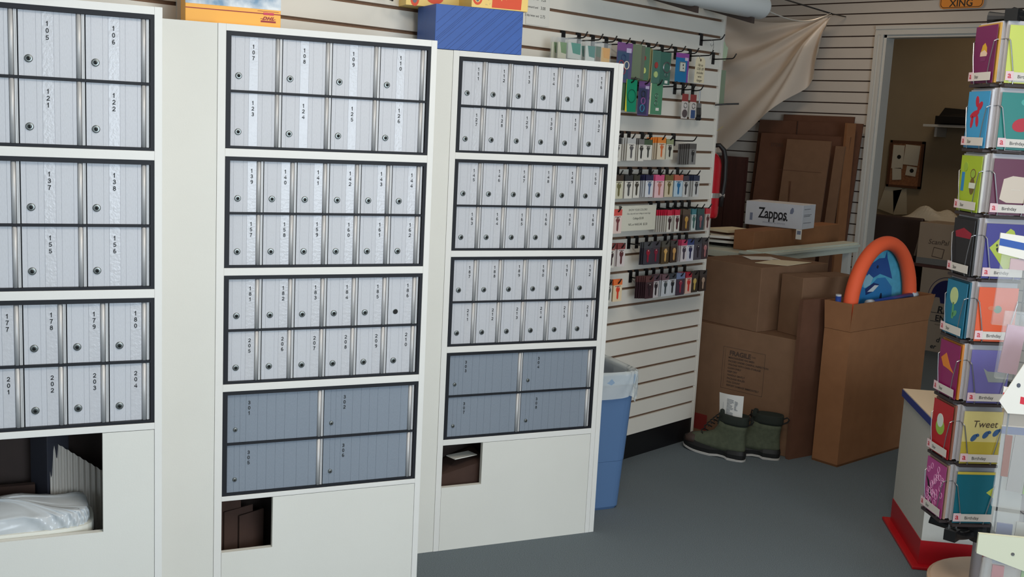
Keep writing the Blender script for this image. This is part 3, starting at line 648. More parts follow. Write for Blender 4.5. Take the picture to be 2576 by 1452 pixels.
for y, c1, c2, nm_, sh in ((4.016, (170, 110, 100), (92, 80, 82), 'round grey medallion', 'o'), (4.079, (196, 186, 186), (58, 84, 130), 'square blue medallion', 's')):
    peg(y, 4, .06, label='short black hook holding the key chain with a '+nm_)
    t = card('key_chain', 'key chain with a %s on a clear backing card' % nm_, 'key chain', y, 1.655, .046, .108, .062, (214, 206, 200), (150, 60, 60), .3, 'key chains near the slatwall end')
    ring(t, .002, -.050, .011, chrome, .0016)
    if sh == 'o': MB().ell(0, -.085, .017, .017, -.004, 0, 20).obj('medallion', col(c2), t)
    else: MB().box(-.013, -.004, -.104, .014, 0, -.068).obj('medallion', col(c2), t)
peg(4.155, 4, .05, label='long black hook at the slatwall end holding black clips')
t = wa('clip_bunch', 'bunch of black belt clips hanging at the slatwall end', 'clips', 4.158, 1.60, .040)
MB().box(-.012, -.005, -.0, .012, .005, .02).tube([(0, 0, .018), (0, 0, .076)], .003, 6).obj('collar', chrome, t)
for k in range(3): MB().tube([(-.012+.012*k, 0, 0), (-.014+.012*k, -.004, -.03), (-.010+.012*k, 0, -.055), (-.002+.012*k, 0, -.045)], .004, 6).obj('clip', black_pl, t)
t = wa('slatwall_bracket', 'black bracket arm reaching past the slatwall end', 'bracket', 4.36, 1.62, .002)
MB().tube([(-.03, -.01, .0), (0, -.05, .006), (.03, -.10, .01)], .004, 6).obj('arm', black_wire, t)
# pale green acrylic holders at the slatwall end
ac = mat('pale_green_acrylic', (196, 214, 180), .3); ac2 = mat('green_grey_acrylic', (134, 150, 126), .3)
t = wa('sign_holder', 'pale green plastic holder just past the slatwall end, the upper one', 'holder', 4.40, 1.83, -.02)
MB().xz([(0, 0), (.035, .0), (.045, .02), (.05, .06), (.03, .07), (.02, .085), (0, .09)], 0, .003).obj('panel', ac, t)
t = wa('sign_holder', 'grey-green plastic holder just past the slatwall end, the lower one', 'holder', 4.40, 1.64, -.02)
MB().box(0, 0, 0, .05, .003, .145).box(-.02, -.02, -.018, .02, .0, .0).obj('panel', ac2, t)
# paper roll on two bracket arms
t = wa('paper_roll', 'long white paper roll carried on two dark arms above the slatwall', 'roll', 3.2, 2.052, .235)
MB().lathe([(.044, 0), (.052, .006), (.054, .02), (.054, 1.085), (.050, 1.098), (.040, 1.102)], 32, axis='y').obj('roll', mat('white_roll_paper', (218, 222, 222), .45), t, smooth=True).rotation_euler = (0, 0, PI/2)
for y, nm_ in ((3.775, 'nearer'), (4.205, 'farther')):
    t = wa('roll_arm', '%s dark arm holding the white paper roll' % nm_, 'bracket', y, 2.07, 0, 'arms under the paper roll')
    MB().hexa([(-.012, 0, -.03), (.012, 0, -.03), (.012, -.255, -.098), (-.012, -.255, -.098), (-.012, 0, .01), (.012, 0, .01), (.012, -.255, -.072), (-.012, -.255, -.072)]).obj('arm', mat('dark_bronze_arm', (62, 50, 46), .5), t, fix=True)
    MB().lathe([(.003, 0), (.008, .004), (.010, .010), (.008, .018), (.003, .022)], 12, c=(0, -.225, -.066)).obj('knob', black_pl, t, smooth=True)

# ------------------------------------------------------------------ trash can
t = inframe('trash_can', 'slim blue trash can with a clear liner, between the farthest cabinet and slatwall', 'trash can', -3.3535, 2.052, .345, 0)
tb = mat('blue_grey_bin_plastic', (84, 116, 158), .5, bump=.1, bscale=150); tb2 = mat('rim_blue_plastic', (140, 164, 190), .45)
TZ = .556
m = MB(); m.rings([rr(.092, .148, 0, 40, 7), rr(.099, .155, .012, 40, 7), rr(.108, .164, .20, 40, 7), rr(.1095, .1655, .203, 40, 7), rr(.128, .180, TZ-.025, 40, 7), rr(.120, .172, TZ-.025, 40, 7), rr(.09, .14, .03, 40, 7)])
m.obj('body', tb, t)
MB().rings([rr(.130, .183, TZ-.045, 40, 7), rr(.136, .189, TZ-.04, 40, 7), rr(.136, .189, TZ-.002, 40, 7), rr(.122, .174, TZ, 40, 7), rr(.120, .172, TZ-.03, 40, 7)], cap=False).obj('rim', tb2, t)
def lin_(u, v):
    a = 2*PI*u; c, s_ = math.cos(a), math.sin(a); e = 6
    W, D = (.132, .184) if v < .5 else (.1395, .1925)
    if v < .33: z = TZ-.06+.2*v; W, D = .112+.02*v, .166+.02*v
    elif v < .5: z = TZ+.010
    else: z = TZ+.008-(v-.5)*2*(.105+.010*math.sin(5*a)+.008*math.sin(11*a))
    k = .0028*math.sin(31*a+14*v)+.002*math.sin(13*a-9*v)
    return ((W+k)*math.copysign(abs(c)**(2/e), c), (D+k)*math.copysign(abs(s_)**(2/e), s_), z)
MB().grid(lin_, 120, 16).obj('liner', liner, t, smooth=True)
MB().grid(lambda u, v: (-.12+.17*u, .05+.02*math.sin(u*9)+.02*v, TZ+.0+.06*v*math.sin(PI*(.15+.8*u))+.006*math.sin(u*25)), 30, 8).obj('liner_tuft', mat('grey_liner_tuft', (170, 160, 150), .5, alpha=.8), t, smooth=True)

# ------------------------------------------------------------------ cartons behind the slatwall end
def carton(name, label, x0, y0, z0, x1, y1, z1, m, rz=0, group=None, cat='box'):
    t = thing(name, label, cat, (x1, y0, z0), rz, group); w, d, h = x1-x0, y1-y0, z1-z0
    MB().box(-w, 0, 0, 0, d, h).obj('carton', m, t, bevel=.003)
    return t, w, d, h
t, w_, d_, h_ = carton('fragile_carton', 'large brown carton printed FRAGILE, on the floor behind the boots', -3.02, 4.489, 0, -2.398, 5.12, .562, kraft)
gp = mat('faded_stamp_ink', (74, 58, 50), .8)
m = MB()
lx0, lx1, lz0, lz1 = -.402, -.170, .258, .465
for a, b, c, d in ((lx0, lz0, lx1, lz0+.0015), (lx0, lz1-.0015, lx1, lz1), (lx0, lz0, lx0+.0015, lz1), (lx1-.0015, lz0, lx1, lz1), (lx0+.012, lz0+.008, lx0+.013, lz1-.01)): m.box(a, -.0005, b, c, 0, d)
m.obj('stamp_border', gp, t)
text('lettering', 'FRAGILE', .032, gp, t, lx0+.036, -.0008, lz1-.012, align='LEFT', bold=.0011)
text('lettering', 'THIS', .012, gp, t, lx0+.158, -.0008, lz1-.022, align='LEFT')
LN = ['MERCHANDISE HAS BEEN', 'PACKED UNDER CAREFUL INSPECTION', 'UNLOAD WITH CARE STORAGE', 'CLEAN SHELF', 'KEEP DRY', 'HANDLE GENTLY', 'PACKAGE SEALED', 'FULL COUNT', 'REPORT DAMAGE IMMEDIATELY']
for k, s_ in enumerate(LN): text('lettering', s_, .0125, gp, t, lx0+.032, -.0008, lz1-.044-.0172*k, align='LEFT', bold=.0004)
MB().box(-.545, -.0006, .02, -.465, 0, .10).obj('red_label', col((130, 44, 40)), t); 
mt = thing('taped_carton', 'medium brown carton with papers on its top, on the FRAGILE carton', 'box', (-2.629, 4.492, .562), math.radians(-8))
MB().box(-.40, 0, 0, 0, .52, .311).obj('carton', kraft, mt, bevel=.003)
MB().box(-.40, .22, .311, 0, .224, .3118).obj('seam', kraft3, mt)
tag(MB().xz([(0, 0)]*3, 0, 0).obj('x', paper), 'x', 'x'); bpy.data.objects.remove(bpy.data.objects['x'])
def sheet(name, label, pts, z, m=paper, th=.0012):
    cx = sum(p[0] for p in pts)/len(pts); cy = sum(p[1] for p in pts)/len(pts)
    mb = MB().rings([[(x-cx, y-cy, 0) for x, y in pts], [(x-cx, y-cy, th) for x, y in pts]]); return tag(mb.obj(name, m, loc=(cx, cy, z)), label, 'paper')
sheet('paper_label', 'small white paper on the left of the medium carton top', [(-2.93, 4.80), (-2.83, 4.72), (-2.74, 4.86), (-2.84, 4.93)], .8745)
sheet('paper_label', 'larger cream sheet on the right of the medium carton top', [(-2.745, 4.62), (-2.60, 4.68), (-2.61, 4.93), (-2.77, 4.84)], .8745, cream)
st = thing('small_carton', 'small brown carton beside the medium one on the FRAGILE carton', 'box', (-2.452, 4.572, .562), math.radians(-16))
MB().box(-.142, 0, 0, 0, .36, .281).obj('carton', kraft, st, bevel=.003); MB().box(-.142, .17, .281, 0, .173, .2816).obj('seam', kraft3, st)
def leaf(name, label, p0, p1, z0, z1, th, m, lean=0, cat='cardboard', group=None):
    L = math.hypot(p1[0]-p0[0], p1[1]-p0[1]); a = math.atan2(p1[1]-p0[1], p1[0]-p0[0])
    t = thing(name, label, cat, (p0[0], p0[1], z0), a, group); h = z1-z0; k = lean
    MB().hexa([(0, 0, 0), (L, 0, 0), (L, th, 0), (0, th, 0), (0, k, h), (L, k, h), (L, th+k, h), (0, th+k, h)]).obj('sheet', m, t)
    return t, L, h
leaf('flattened_carton', 'dark flattened carton edge between the FRAGILE carton and the tall open box', (-2.385, 4.462), (-2.350, 4.62), 0, .758, .02, kraft3, .0)
# tall open carton with swim toys
BA = math.atan2(5.244-4.545, -2.119+2.183)
t = thing('tall_open_carton', 'tall narrow open carton holding swim toys', 'box', (-2.183, 4.545, 0), BA)
BLN, BW, BH, CZ = .70, .135, .762, .632
m = MB()
m.box(0, 0, 0, BLN, BW, .01); m.box(0, 0, .0, BLN, .005, CZ); m.box(0, BW-.005, .0, BLN, BW, CZ); m.box(0, .005, .0, .005, BW-.005, CZ); m.box(BLN-.005, .005, .0, BLN, BW-.005, CZ)
m.obj('body', kraft2, t)
MB().hexa([(0, 0, CZ+.0015), (BLN, 0, CZ+.0015), (BLN, .004, CZ+.0015), (0, .004, CZ+.0015), (.002, -.006, BH), (BLN+.02, -.012, BH), (BLN+.02, -.008, BH), (.002, -.002, BH)]).obj('flap', kraft2, t)
MB().hexa([(0, BW-.004, CZ+.0015), (BLN, BW-.004, CZ+.0015), (BLN, BW, CZ+.0015), (0, BW, CZ+.0015), (.0, BW+.002, BH), (BLN, BW+.004, BH), (BLN, BW+.008, BH), (0, BW+.006, BH)]).obj('flap', kraft2, t)
MB().hexa([(0, .004, CZ+.0015), (.004, .004, CZ+.0015), (.004, BW, CZ+.0015), (0, BW, CZ+.0015), (-.004, .004, BH), (0, .004, BH), (0, BW+.01, BH), (-.004, BW+.01, BH)]).obj('flap', kraft2, t)
MB().hexa([(BLN-.004, .004, CZ+.0015), (BLN, .004, CZ+.0015), (BLN, BW, CZ+.0015), (BLN-.004, BW, CZ+.0015), (BLN+.014, .0, BH), (BLN+.018, .0, BH), (BLN+.018, BW, BH), (BLN+.014, BW, BH)]).obj('flap', kraft2, t)
def inbox(x, y): return (-2.183+x*math.cos(BA)-y*math.sin(BA), 4.545+x*math.sin(BA)+y*math.cos(BA))
p = inbox(.32, .05); t = thing('pool_noodle', 'orange foam pool noodle arched out of the tall open carton', 'pool noodle', (p[0], p[1], .40), BA)
pts = []
for i in range(41):
    a = PI*i/40; pts.append((-.262*math.cos(a)*(1-.06*math.sin(a)), 0, .33+.292*math.sin(a)**.92))
pts = [(-.262, 0, -.3), (-.262, 0, .1)]+pts+[(.262, 0, .1), (.262, 0, -.3)]
MB().tube(pts, .0335, 20).obj('noodle', mat('orange_foam', (244, 98, 56), .7, bump=.15, bscale=300), t, smooth=True)
p = inbox(.38, .085); t = thing('swim_board', 'blue swim board with a shark print inside the noodle arch', 'swim board', (p[0], p[1], .02), BA)
def arch(w, z0, z1, n=24):
    return [(-w, z0), (w, z0), (w, z1-w)]+[(w*math.cos(PI*i/n), z1-w*1.2+w*1.2*math.sin(PI*i/n)) for i in range(1, n)]+[(-w, z1-w)]
aqua = mat('aqua_foam', (84, 178, 212), .6, noise=.12, nscale=30)
MB().xz(arch(.195, 0, .975), 0, .03).obj('board', aqua, t)
m = MB().xz([(-.17, .86), (-.12, .90), (-.05, .925), (.0, .925), (.012, .955), (.022, .925), (.05, .88), (.085, .82), (.03, .835), (-.03, .85), (-.10, .83)], -.0012, 0); m.obj('fin_print', col((30, 84, 156)), t)
MB().xz([(-.18, .83), (-.13, .855), (-.09, .835), (-.11, .80), (-.16, .79)], -.0016, 0).obj('snout_print', col((150, 200, 220)), t)
MB().xz([(-.19, .80), (-.13, .785), (-.05, .83), (.02, .83), (.09, .78), (.10, .70), (-.02, .68), (-.19, .69)], -.0008, 0).obj('body_print', col((44, 128, 190)), t)
MB().xz([(-.15, .785), (-.08, .81), (-.03, .80), (-.09, .765), (-.14, .755)], -.0018, 0).obj('mouth_print', col((22, 50, 110)), t)
MB().xz([(-.13, .770), (-.07, .798), (-.035, .795), (-.08, .768)], -.0026, 0).obj('teeth_print', col((216, 226, 230)), t)
MB().ell(-.005, .735, .010, .022, -.0022, 0, 14).obj('spot_print', col((20, 40, 70)), t); MB().ell(-.06, .885, .008, .008, -.0022, 0, 12).obj('eye_print', col((16, 30, 60)), t)
p0 = inbox(.18, .03); p1 = inbox(.60, .03); t = thing('dive_stick', 'blue tube with white ends resting across the top of the tall carton', 'dive stick', (p0[0], p0[1], .748), BA)
MB().tube([(0.03, 0, 0), (.38, 0, .012)], .014, 14).obj('tube', col((38, 70, 150), .35), t, smooth=True)
MB().tube([(-.005, 0, -.001), (.03, 0, 0)], .019, 14).tube([(.38, 0, .012), (.42, 0, .013)], .019, 14).obj('end_cap', col((196, 204, 212), .4), t, smooth=True)
p0 = inbox(.03, .09); t = thing('dive_stick', 'short upright blue tube at the left corner of the tall carton', 'dive stick', (p0[0], p0[1], .5), BA)
MB().tube([(0, 0, 0), (-.01, 0, .285)], .013, 12).obj('tube', col((38, 70, 150), .35), t, smooth=True); MB().tube([(-.01, 0, .285), (-.0105, 0, .292)], .013, 12).obj('end_cap', col((196, 204, 212), .4), t)

# ------------------------------------------------------------------ boots
def boot(name, label, loc, rz, tagp=False):
    t = thing(name, label, 'boot', loc, rz, 'pair of wading boots')
    olive = mat('olive_boot_leather', (78, 84, 66), .8, noise=.15, nscale=60, bump=.3, bscale=120); rub = mat('black_boot_rubber', (22, 22, 22), .6)
    toe = mat('brown_toe_leather', (58, 42, 36), .7); dk = mat('dark_boot_collar', (34, 40, 34), .85, bump=.3, bscale=150)
    def ringf(z, x0, x1, w0, w1, n=36, tilt=0, e=2.4):
        out = []
        for i in range(n):
            a = 2*PI*i/n; c, s_ = math.cos(a), math.sin(a); u = (c+1)/2
            x = x0+(x1-x0)*(.5+.5*math.copysign(abs(c)**(2/e), c)); wd = w0+(w1-w0)*(x-x0)/(x1-x0)
            out.append((x, wd*math.copysign(abs(s_)**(2/e), s_), z+tilt*(x-x0)))
        return out
    # x: heel 0 -> toe .315 (local +x is the toe)
    def sole(z, g=0): 
        pts = []
        for (x, y, zz) in ringf(0, -.004-g, .318+g, .040+g, .054+g, 44, e=3):
            lift = (.018*max(0, (x-.20)/.12)**2)+(.006 if .085 < x < .15 else 0)
            pts.append((x, y*(.86 if .08 < x < .15 else 1), z+lift))
        return pts
    MB().rings([sole(.0), sole(.009)]).obj('outsole', mat('white_rubber_sole', (178, 176, 172), .7), t)
    MB().rings([sole(.009, -.002), sole(.030, .001), [(x*.99, y*.93, z) for x, y, z in sole(.048, -.002)]]).obj('rand', rub, t, smooth=False)
    rs = []
    for z, x0, x1, w0, w1 in ((.040, .0, .306, .038, .048), (.058, .0, .300, .039, .046), (.075, .002, .285, .039, .042), (.088, .003, .255, .038, .038), (.100, .004, .205, .038, .034), (.118, .004, .165, .038, .033), (.145, .002, .145, .039, .034), (.170, -.002, .138, .040, .036)):
        rs.append(ringf(z, x0, x1, w0, w1))
    o = MB().rings(rs).obj('upper', olive, t, smooth=True)
    MB().rings([ringf(.045, .225, .312, .049, .050), ringf(.062, .235, .305, .046, .046), ringf(.078, .240, .288, .038, .038)]).obj('toe_cap', toe, t, smooth=True)
    MB().rings([ringf(.166, -.004, .132, .041, .037), ringf(.178, -.006, .134, .043, .039), ringf(.190, -.006, .130, .043, .038), ringf(.206, -.006, .126, .043, .038), ringf(.212, -.004, .122, .040, .035), ringf(.200, .004, .112, .034, .030)], cap=True).obj('collar', dk, t, smooth=True)
    MB().tube([(-.004, 0, .195), (-.022, 0, .205), (-.032, 0, .196), (-.024, 0, .182), (-.004, 0, .172)], .0035, 6).obj('pull_loop', rub, t)
    m = MB()
    for k in range(7):
        u = k/6; x = .215-.085*u; z = .098+.098*u**.8; 
        m.tube([(x-.006, -.030, z-.004), (x+.010, -.015, z+.006), (x+.006, .0, z+.010), (x+.010, .015, z+.006), (x-.006, .030, z-.004)], .0028, 6)
    m.tube([(.128, -.01, .20), (.15, -.025, .21), (.155, -.03, .18), (.14, -.035, .15)], .003, 6)
    m.obj('laces', rub, t)
    MB().hexa([(.105, -.022, .15), (.145, -.018, .15), (.145, .018, .15), (.105, .022, .15), (.118, -.020, .222), (.135, -.016, .225), (.135, .016, .225), (.118, .020, .222)]).obj('tongue', dk, t, bevel=.004)
    return t
boot('wading_boot', 'front olive wading boot with a white label standing in it', (-2.502, 4.262, 0), PI+.06)
boot('wading_boot', 'rear olive wading boot with no label, beside the tall carton', (-2.415, 4.425, 0), PI+.30)
t = thing('shoe_label', 'white printed label standing in the front boot', 'label', (-2.585, 4.258, .19), -.12)
MB().grid(lambda u, v: (-.068+.130*u-.012*v*(1-u), -.012*math.sin(PI*u)+.0, -.02+.125*v+.012*u*v), 12, 4).obj('sheet', mat('bright_label_paper', (235, 235, 232), .6), t)
m = MB()
for k in range(9): m.box(-.048, -.0075-.0005*0, .022+k*.0052, -.034, -.0068, .0242+k*.0052)
for k in range(14): m.box(-.022+.0, -.0125, .015+k*.0055, -.022+random.uniform(.02, .04), -.0118, .0172+k*.0055)
for k in range(8): m.box(.022, -.0125, .045+k*.0055, .022+random.uniform(.008, .02), -.0112, .0465+k*.0055)
m.obj('print', col((110, 116, 126)), t)

# ------------------------------------------------------------------ work table, long box, shoe box
t = thing('work_table', 'white work table edge carrying cartons, behind the box stack', 'table', (-3.0, 5.12, 0), 0)
tw = mat('pale_green_white_laminate', (206, 214, 202), .4)
MB().box(-1.0, 0, .812, -.0, 1.12, .848).obj('tabletop', tw, t, bevel=.002)
MB().box(-.135, -.02, .8485, .02, 1.1, .862).box(-.10, 0, .862, .0, 1.12, .870).obj('edge_strip', tw, t)
for x in (-.94, -.04):
    for y in (.06, 1.06): MB().box(x-.02, y-.02, 0, x+.02, y+.02, .812).obj('leg', trim_white, t)
t = thing('long_carton', 'long low brown carton lying on the work table', 'box', (-3.152, 5.272, .8485), math.radians(-90+3.3))
MB().box(-1.13, 0, 0, 0, .125, .109).obj('carton', kraft2, t, bevel=.002)
t.rotation_euler = (0, 0, math.radians(3.3)); 
for ch in t.children: bpy.data.objects.remove(ch)
MB().box(-.125, 0, 0, 0, 1.13, .109).obj('carton', kraft2, t, bevel=.002)
ZA = math.atan2(5.703-5.587, -3.102+3.412)
t = thing('shipping_shoe_box', 'white Zappos shoe box lying across the long brown carton', 'box', (-3.102, 5.703, .959), math.radians(8))
zw = mat('white_corrugated', (206, 208, 214), .7, noise=.03, nscale=20)
MB().box(-.355, 0, 0, 0, .20, .141).obj('carton', zw, t, bevel=.002)
zk = mat('dark_print_ink', (28, 28, 34), .6); zg = col((120, 128, 150))
text('lettering', 'Zappos', .088, zk, t, -.272, -.0008, .118, align='LEFT', bold=.0016, cspace=.95).scale = (.70, 1, 1)
m = MB().xz([(-.078, .085), (-.062, .085), (-.055, .10), (-.058, .118), (-.066, .122), (-.076, .108)], -.0007, 0); m.obj('shoe_mark', zg, t)
MB().box(-.148, -.0007, .040, -.104, 0, .051).obj('tagline_bar', zk, t); MB().ell(-.094, .0455, .005, .006, -.0007, 0, 12).obj('tagline_dot', zk, t)
text('lettering', '.com', .011, zw, t, -.126, -.0012, .0505, bold=.0004)
text('lettering', 'POWERED by SERVICE', .0125, zg, t, -.172, -.0008, .028, cspace=1.15)
m = MB().box(-.325, -.0007, .028, -.308, 0, .072).obj('barcode', zg, t)
m = MB()
for k, z in enumerate((.115, .082, .074, .035)): m.box(.0, .02, z, .0008, .12+.02*(k % 2), z+.002)
m.obj('side_print', zk, t)
MB().box(-.03, -.003, -.058, .004, -.001, .0).obj('hanging_label', paper, t); MB().box(-.024, -.0035, -.03, -.002, -.003, -.008).obj('label_barcode', zg, t)
for k, (x, y, a, w, l, mm, nm_) in enumerate([(-3.42, 5.45, .3, .22, .30, 'p', 'bottom sheet'), (-3.45, 5.48, .1, .2, .28, 'k', 'second sheet'), (-3.40, 5.42, .5, .21, .29, 'p', 'third sheet'), (-3.46, 5.50, .2, .2, .26, 'k', 'fourth sheet'), (-3.43, 5.46, -.1, .16, .24, 'c', 'top folded sheet')]):
    tag(MB().box(-w/2, -l/2, 0, w/2, l/2, .014).obj('mail_stack', {'p': paper, 'k': kraft3, 'c': cream}[mm], loc=(x, y, .8485+.0145*k+.02), rz=a), '%s of the mail pile on the work table, left of the long carton' % nm_, 'mail', 'mail pile on the work table')
tag(MB().rings([rr(.11, .08, 0, 24, 2.5), rr(.10, .07, .02, 24, 2.5)]).obj('black_pouch', black_pl, loc=(-3.42, 5.40, .8485)), 'flat black pouch under the mail pile on the work table', 'pouch')

# ------------------------------------------------------------------ flattened cartons against the back wall
for x0, x1, y, z1, mm, nm_ in [(-4.33, -3.52, 7.10, 1.60, kraft3, 'widest flattened carton, leaning right against the back slatwall'), (-4.15, -3.60, 7.125, 1.645, kraft3, 'flattened carton showing only its top edge above the widest one'),
                           (-4.26, -3.56, 7.02, 1.505, kraft3, 'dark flattened carton in front of the widest one'), (-4.00, -3.66, 6.94, 1.47, kraft, 'front flattened carton with a crease, in the leaning group'), (-3.64, -3.57, 6.97, 1.44, kraft, 'narrow flattened carton standing at the right of the leaning group')]:
    h = z1; t = thing('flattened_carton', nm_, 'cardboard', (x0, y, 0), 0, 'flattened cartons against the back wall'); L = x1-x0
    yo = -.04-.0*y
    MB().hexa([(0, yo-.02, 0), (L, yo-.02, 0), (L, yo-.008, 0), (0, yo-.008, 0), (.05, .0, h), (L+.05, 0, h), (L+.05, .012, h), (.05, .012, h)]).obj('sheet', mm, t)
    if 'front' in nm_[:6]: MB().box(.0, -.010, h-.22, L, -.006, h-.217).box(.12, -.03, h*.4, .122, -.02, h*.8).obj('crease', kraft3, t)
    if 'widest flattened carton, l' in nm_: MB().box(L*.45, -.012, 1.32, L*.45+.002, -.004, 1.6).obj('crease', mdf_dark, t)
text('lettering', 'STORE', .035, gp, bpy.data.objects['flattened_carton.003'], .2, -.024, 1.44)
leaf('carton_edge', 'upright orange-brown carton edge beside the door casing', (-3.525, 6.98), (-3.50, 7.06), 0, 1.60, .02, kraft2, .0)
dk = mat('dark_wood_panel', (70, 40, 36), .6, noise=.15, nscale=6, stretch=(6, 6, .6))
tag(MB().box(-4.68, 6.98, 0, -4.46, 7.02, 1.32).box(-4.455, 6.98, 0, -4.30, 7.02, 1.32).obj('wood_panel', dk), 'dark reddish wood panel standing left of the flattened cartons', 'panel')

# ------------------------------------------------------------------ fire extinguisher on its post
struct(MB().box(-3.75, 4.86, 0, -3.22, 4.93, CEIL).obj('trim_2', slat_warm))
t = thing('fire_extinguisher', 'red fire extinguisher hanging just past the slatwall end', 'fire extinguisher', (-3.135, 4.755, 1.055), .75)
red = mat('extinguisher_red', (196, 20, 38), .3, coat=.3)
MB().lathe([(.050, 0), (.056, .01), (.058, .03), (.058, .27), (.052, .30), (.036, .325), (.022, .335)], 28).obj('cylinder', red, t, smooth=True)
MB().lathe([(.020, .335), (.020, .36), (.014, .365), (.014, .385)], 16).box(-.012, -.02, .375, .012, .05, .39).box(-.010, -.02, .395, .010, .06, .402).obj('valve', mat('valve_metal', (150, 150, 146), .35, metal=.8), t)
MB().tube([(.01, 0, .37), (.04, .0, .375), (.064, 0, .35), (.076, 0, .30), (.080, 0, .20), (.074, 0, .12), (.066, 0, .06)], [.011, .012, .013, .013, .012, .012, .013], 12).obj('hose', mat('black_hose', (34, 32, 32), .5), t, smooth=True)
MB().lathe([(.0595, .105), (.0595, .130)], 28).tube([(.05, 0, .118), (.085, 0, .118)], .012, 8).obj('strap', mat('strap_metal', (176, 170, 164), .4, metal=.6), t)
MB().box(.0, .0, .40, .018, .002, .425).obj('tag', paper, t); MB().tube([(0, .05, .2), (.002, .146, .2)], .012, 8).obj('wall_bracket', black_pl, t); MB().xz([(-.002, .43), (.012, .425), (.006, .455)], 0, .001).tube([(.0, 0, .43), (.05, 0, .47)], .0008, 4).obj('inspection_tag', col((220, 196, 50)), t)

# ------------------------------------------------------------------ draped sheet
t = thing('draped_sheet', 'large cream cloth draped from a hook high on the back slatwall', 'cloth', (-3.715, 6.98, 2.33))
cl = mat('cream_satin_cloth', (228, 216, 202), .36, bump=.08, bscale=200, spec=.6)
def cloth(u, v):
    # u: 0 right (hook) -> 1 left; v: 0 top -> 1 bottom
    tx = -1.25*u; tz = -.05*math.sin(PI*min(1, u/.62)) if u < .62 else .12*(u-.62)
    bx = -.10-1.15*u; bz = -.435-.52*min(1, u/.6)-.12*max(0, u-.6)
    x = tx*(1-v)+bx*v; z = tz*(1-v)+bz*v
    ang = math.atan2(-z, -x+1e-6); r = math.hypot(x, z)
    a = min(1, r/.25)*(1-.35*min(1, r/1.2))
    y = -.045*a*math.sin(13*ang+1.2)-.022*a*math.sin(29*ang+2*r)-.03*math.exp(-((ang-.25)/.12)**2)*a-.05*math.sin(PI*v)*(1-u)
    y += -.018*math.sin(9*u+5*v)*v
    q = -z-.30*math.sin(PI*min(1, max(0, -x)/1.0)); y += -.035*a*math.sin(20*q)*math.exp(-(v/.45)**2)-.03*math.exp(-((ang-1.02)/.05)**2)*a
    z += -.03*math.exp(-((ang-.9)/.2)**2)*v
    return (x, y, z)
MB().grid(cloth, 130, 70).obj('cloth', cl, t, smooth=True)
t = thing('hang_rod', 'thin dark rod and hook holding the corner of the draped cloth', 'rod', (-3.70, 7.15, 2.33))
MB().tube([(0, -.0, 0), (-.0, -.20, .0)], .004, 6).tube([(0, -.20, 0), (-.42, -.65, .14)], .005, 6).obj('rod', black_wire, t)
t = thing('hang_string', 'thin white string running from the paper roll to the cloth corner', 'string', (-2.635, 4.30, 2.05))
P0, P1 = Vector((0, 0, 0)), Vector((-1.08, 2.66, .285)); MB().tube([P0.lerp(P1, i/20)-Vector((0, 0, -.04+.04+.055*math.sin(PI*i/20))) for i in range(21)], .003, 6).obj('string', paper, t)
# yellow crossing sign
t = thing('crossing_sign', 'yellow XING sign high on the back slatwall above the doorway', 'sign', (-3.048, WBY-.012, 2.362), math.radians(-2))
m = MB()
def rrect(w, h, r, x=0, z=0):
    p = []
    for cx, cz, a0 in ((x+w-r, z+r, -PI/2), (x+w-r, z+h-r, 0), (x+r, z+h-r, PI/2), (x+r, z+r, PI)):
        for i in range(6): a = a0+PI/2*i/5; p.append((cx+r*math.cos(a), cz+r*math.sin(a)))
    return p
m.xz(rrect(.285, .285, .03), 0, .003); m.obj('plate', mat('sign_yellow', (246, 150, 40), .4), t)
MB().xz(rrect(.275, .275, .026, .005, .005), -.0005, 0).obj('border', ink, t); MB().xz(rrect(.267, .267, .023, .009, .009), -.001, 0).obj('face', MATS['sign_yellow'], t)
text('lettering', 'XING', .062, ink, t, .142, -.0016, .062, bold=.001)
MB().xz([(.062, .072), (.085, .068), (.09, .09), (.06, .09)], -.0014, 0).ell(.23, .08, .012, .008, -.0014, 0).obj('picture', ink, t)

# ------------------------------------------------------------------ back room
t = thing('cork_board', 'small cork board with pinned notes on the back room wall', 'notice board', (-4.165, 9.098, 1.10))
MB().box(0, -.02, 0, .30, 0, .40).obj('cork', mat('cork', (150, 100, 66), .9, noise=.2, nscale=60), t)
m = MB()
for a in ((0, 0, .02, .40), (.28, 0, .30, .40), (0, .38, .30, .40), (0, 0, .30, .02)): m.box(a[0], -.03, a[1], a[2], 0, a[3])
m.obj('frame', mat('dark_oak', (92, 56, 34), .6), t)
for k, (x, z, w, h, a) in enumerate([(.03, .16, .10, .20, 0), (.13, .20, .13, .17, .05), (.05, .06, .08, .10, -.1), (.16, .11, .09, .08, .1)]):
    nt_ = thing('pinned_note', ['white note pinned at the upper left', 'white note pinned at the upper right', 'pale note pinned at the lower left', 'note with a dark spot pinned at the lower right'][k]+' of the cork board', 'note', (-4.165+x, 9.072, 1.10+z), 0, 'notes on the cork board')
    MB().box(0, -.002, 0, w, 0, h).obj('note', col((214, 206, 186)), nt_).rotation_euler = (0, a, 0)
    if k in (0, 3): MB().ell(w*.6, h*.5, .018, .018, -.003, 0, 12).obj('spot', ink, nt_)
for k, (x, z, w, h, a) in enumerate([(-4.23, .90, .15, .24, .25), (-4.08, .86, .12, .22, -.12)]):
    tag(MB().xz([(0, 0), (w, 0), (w, h), (0, h*.95)], -.002, 0).obj('loose_sheet', col((196, 184, 158)), loc=(x, 9.09, z)), '%s loose sheet hanging below the cork board' % ['left', 'right'][k], 'paper').rotation_euler = (0, a, 0)
t = thing('wall_shelf', 'small white shelf on the back room wall', 'shelf', (-3.80, 9.098, 1.645))
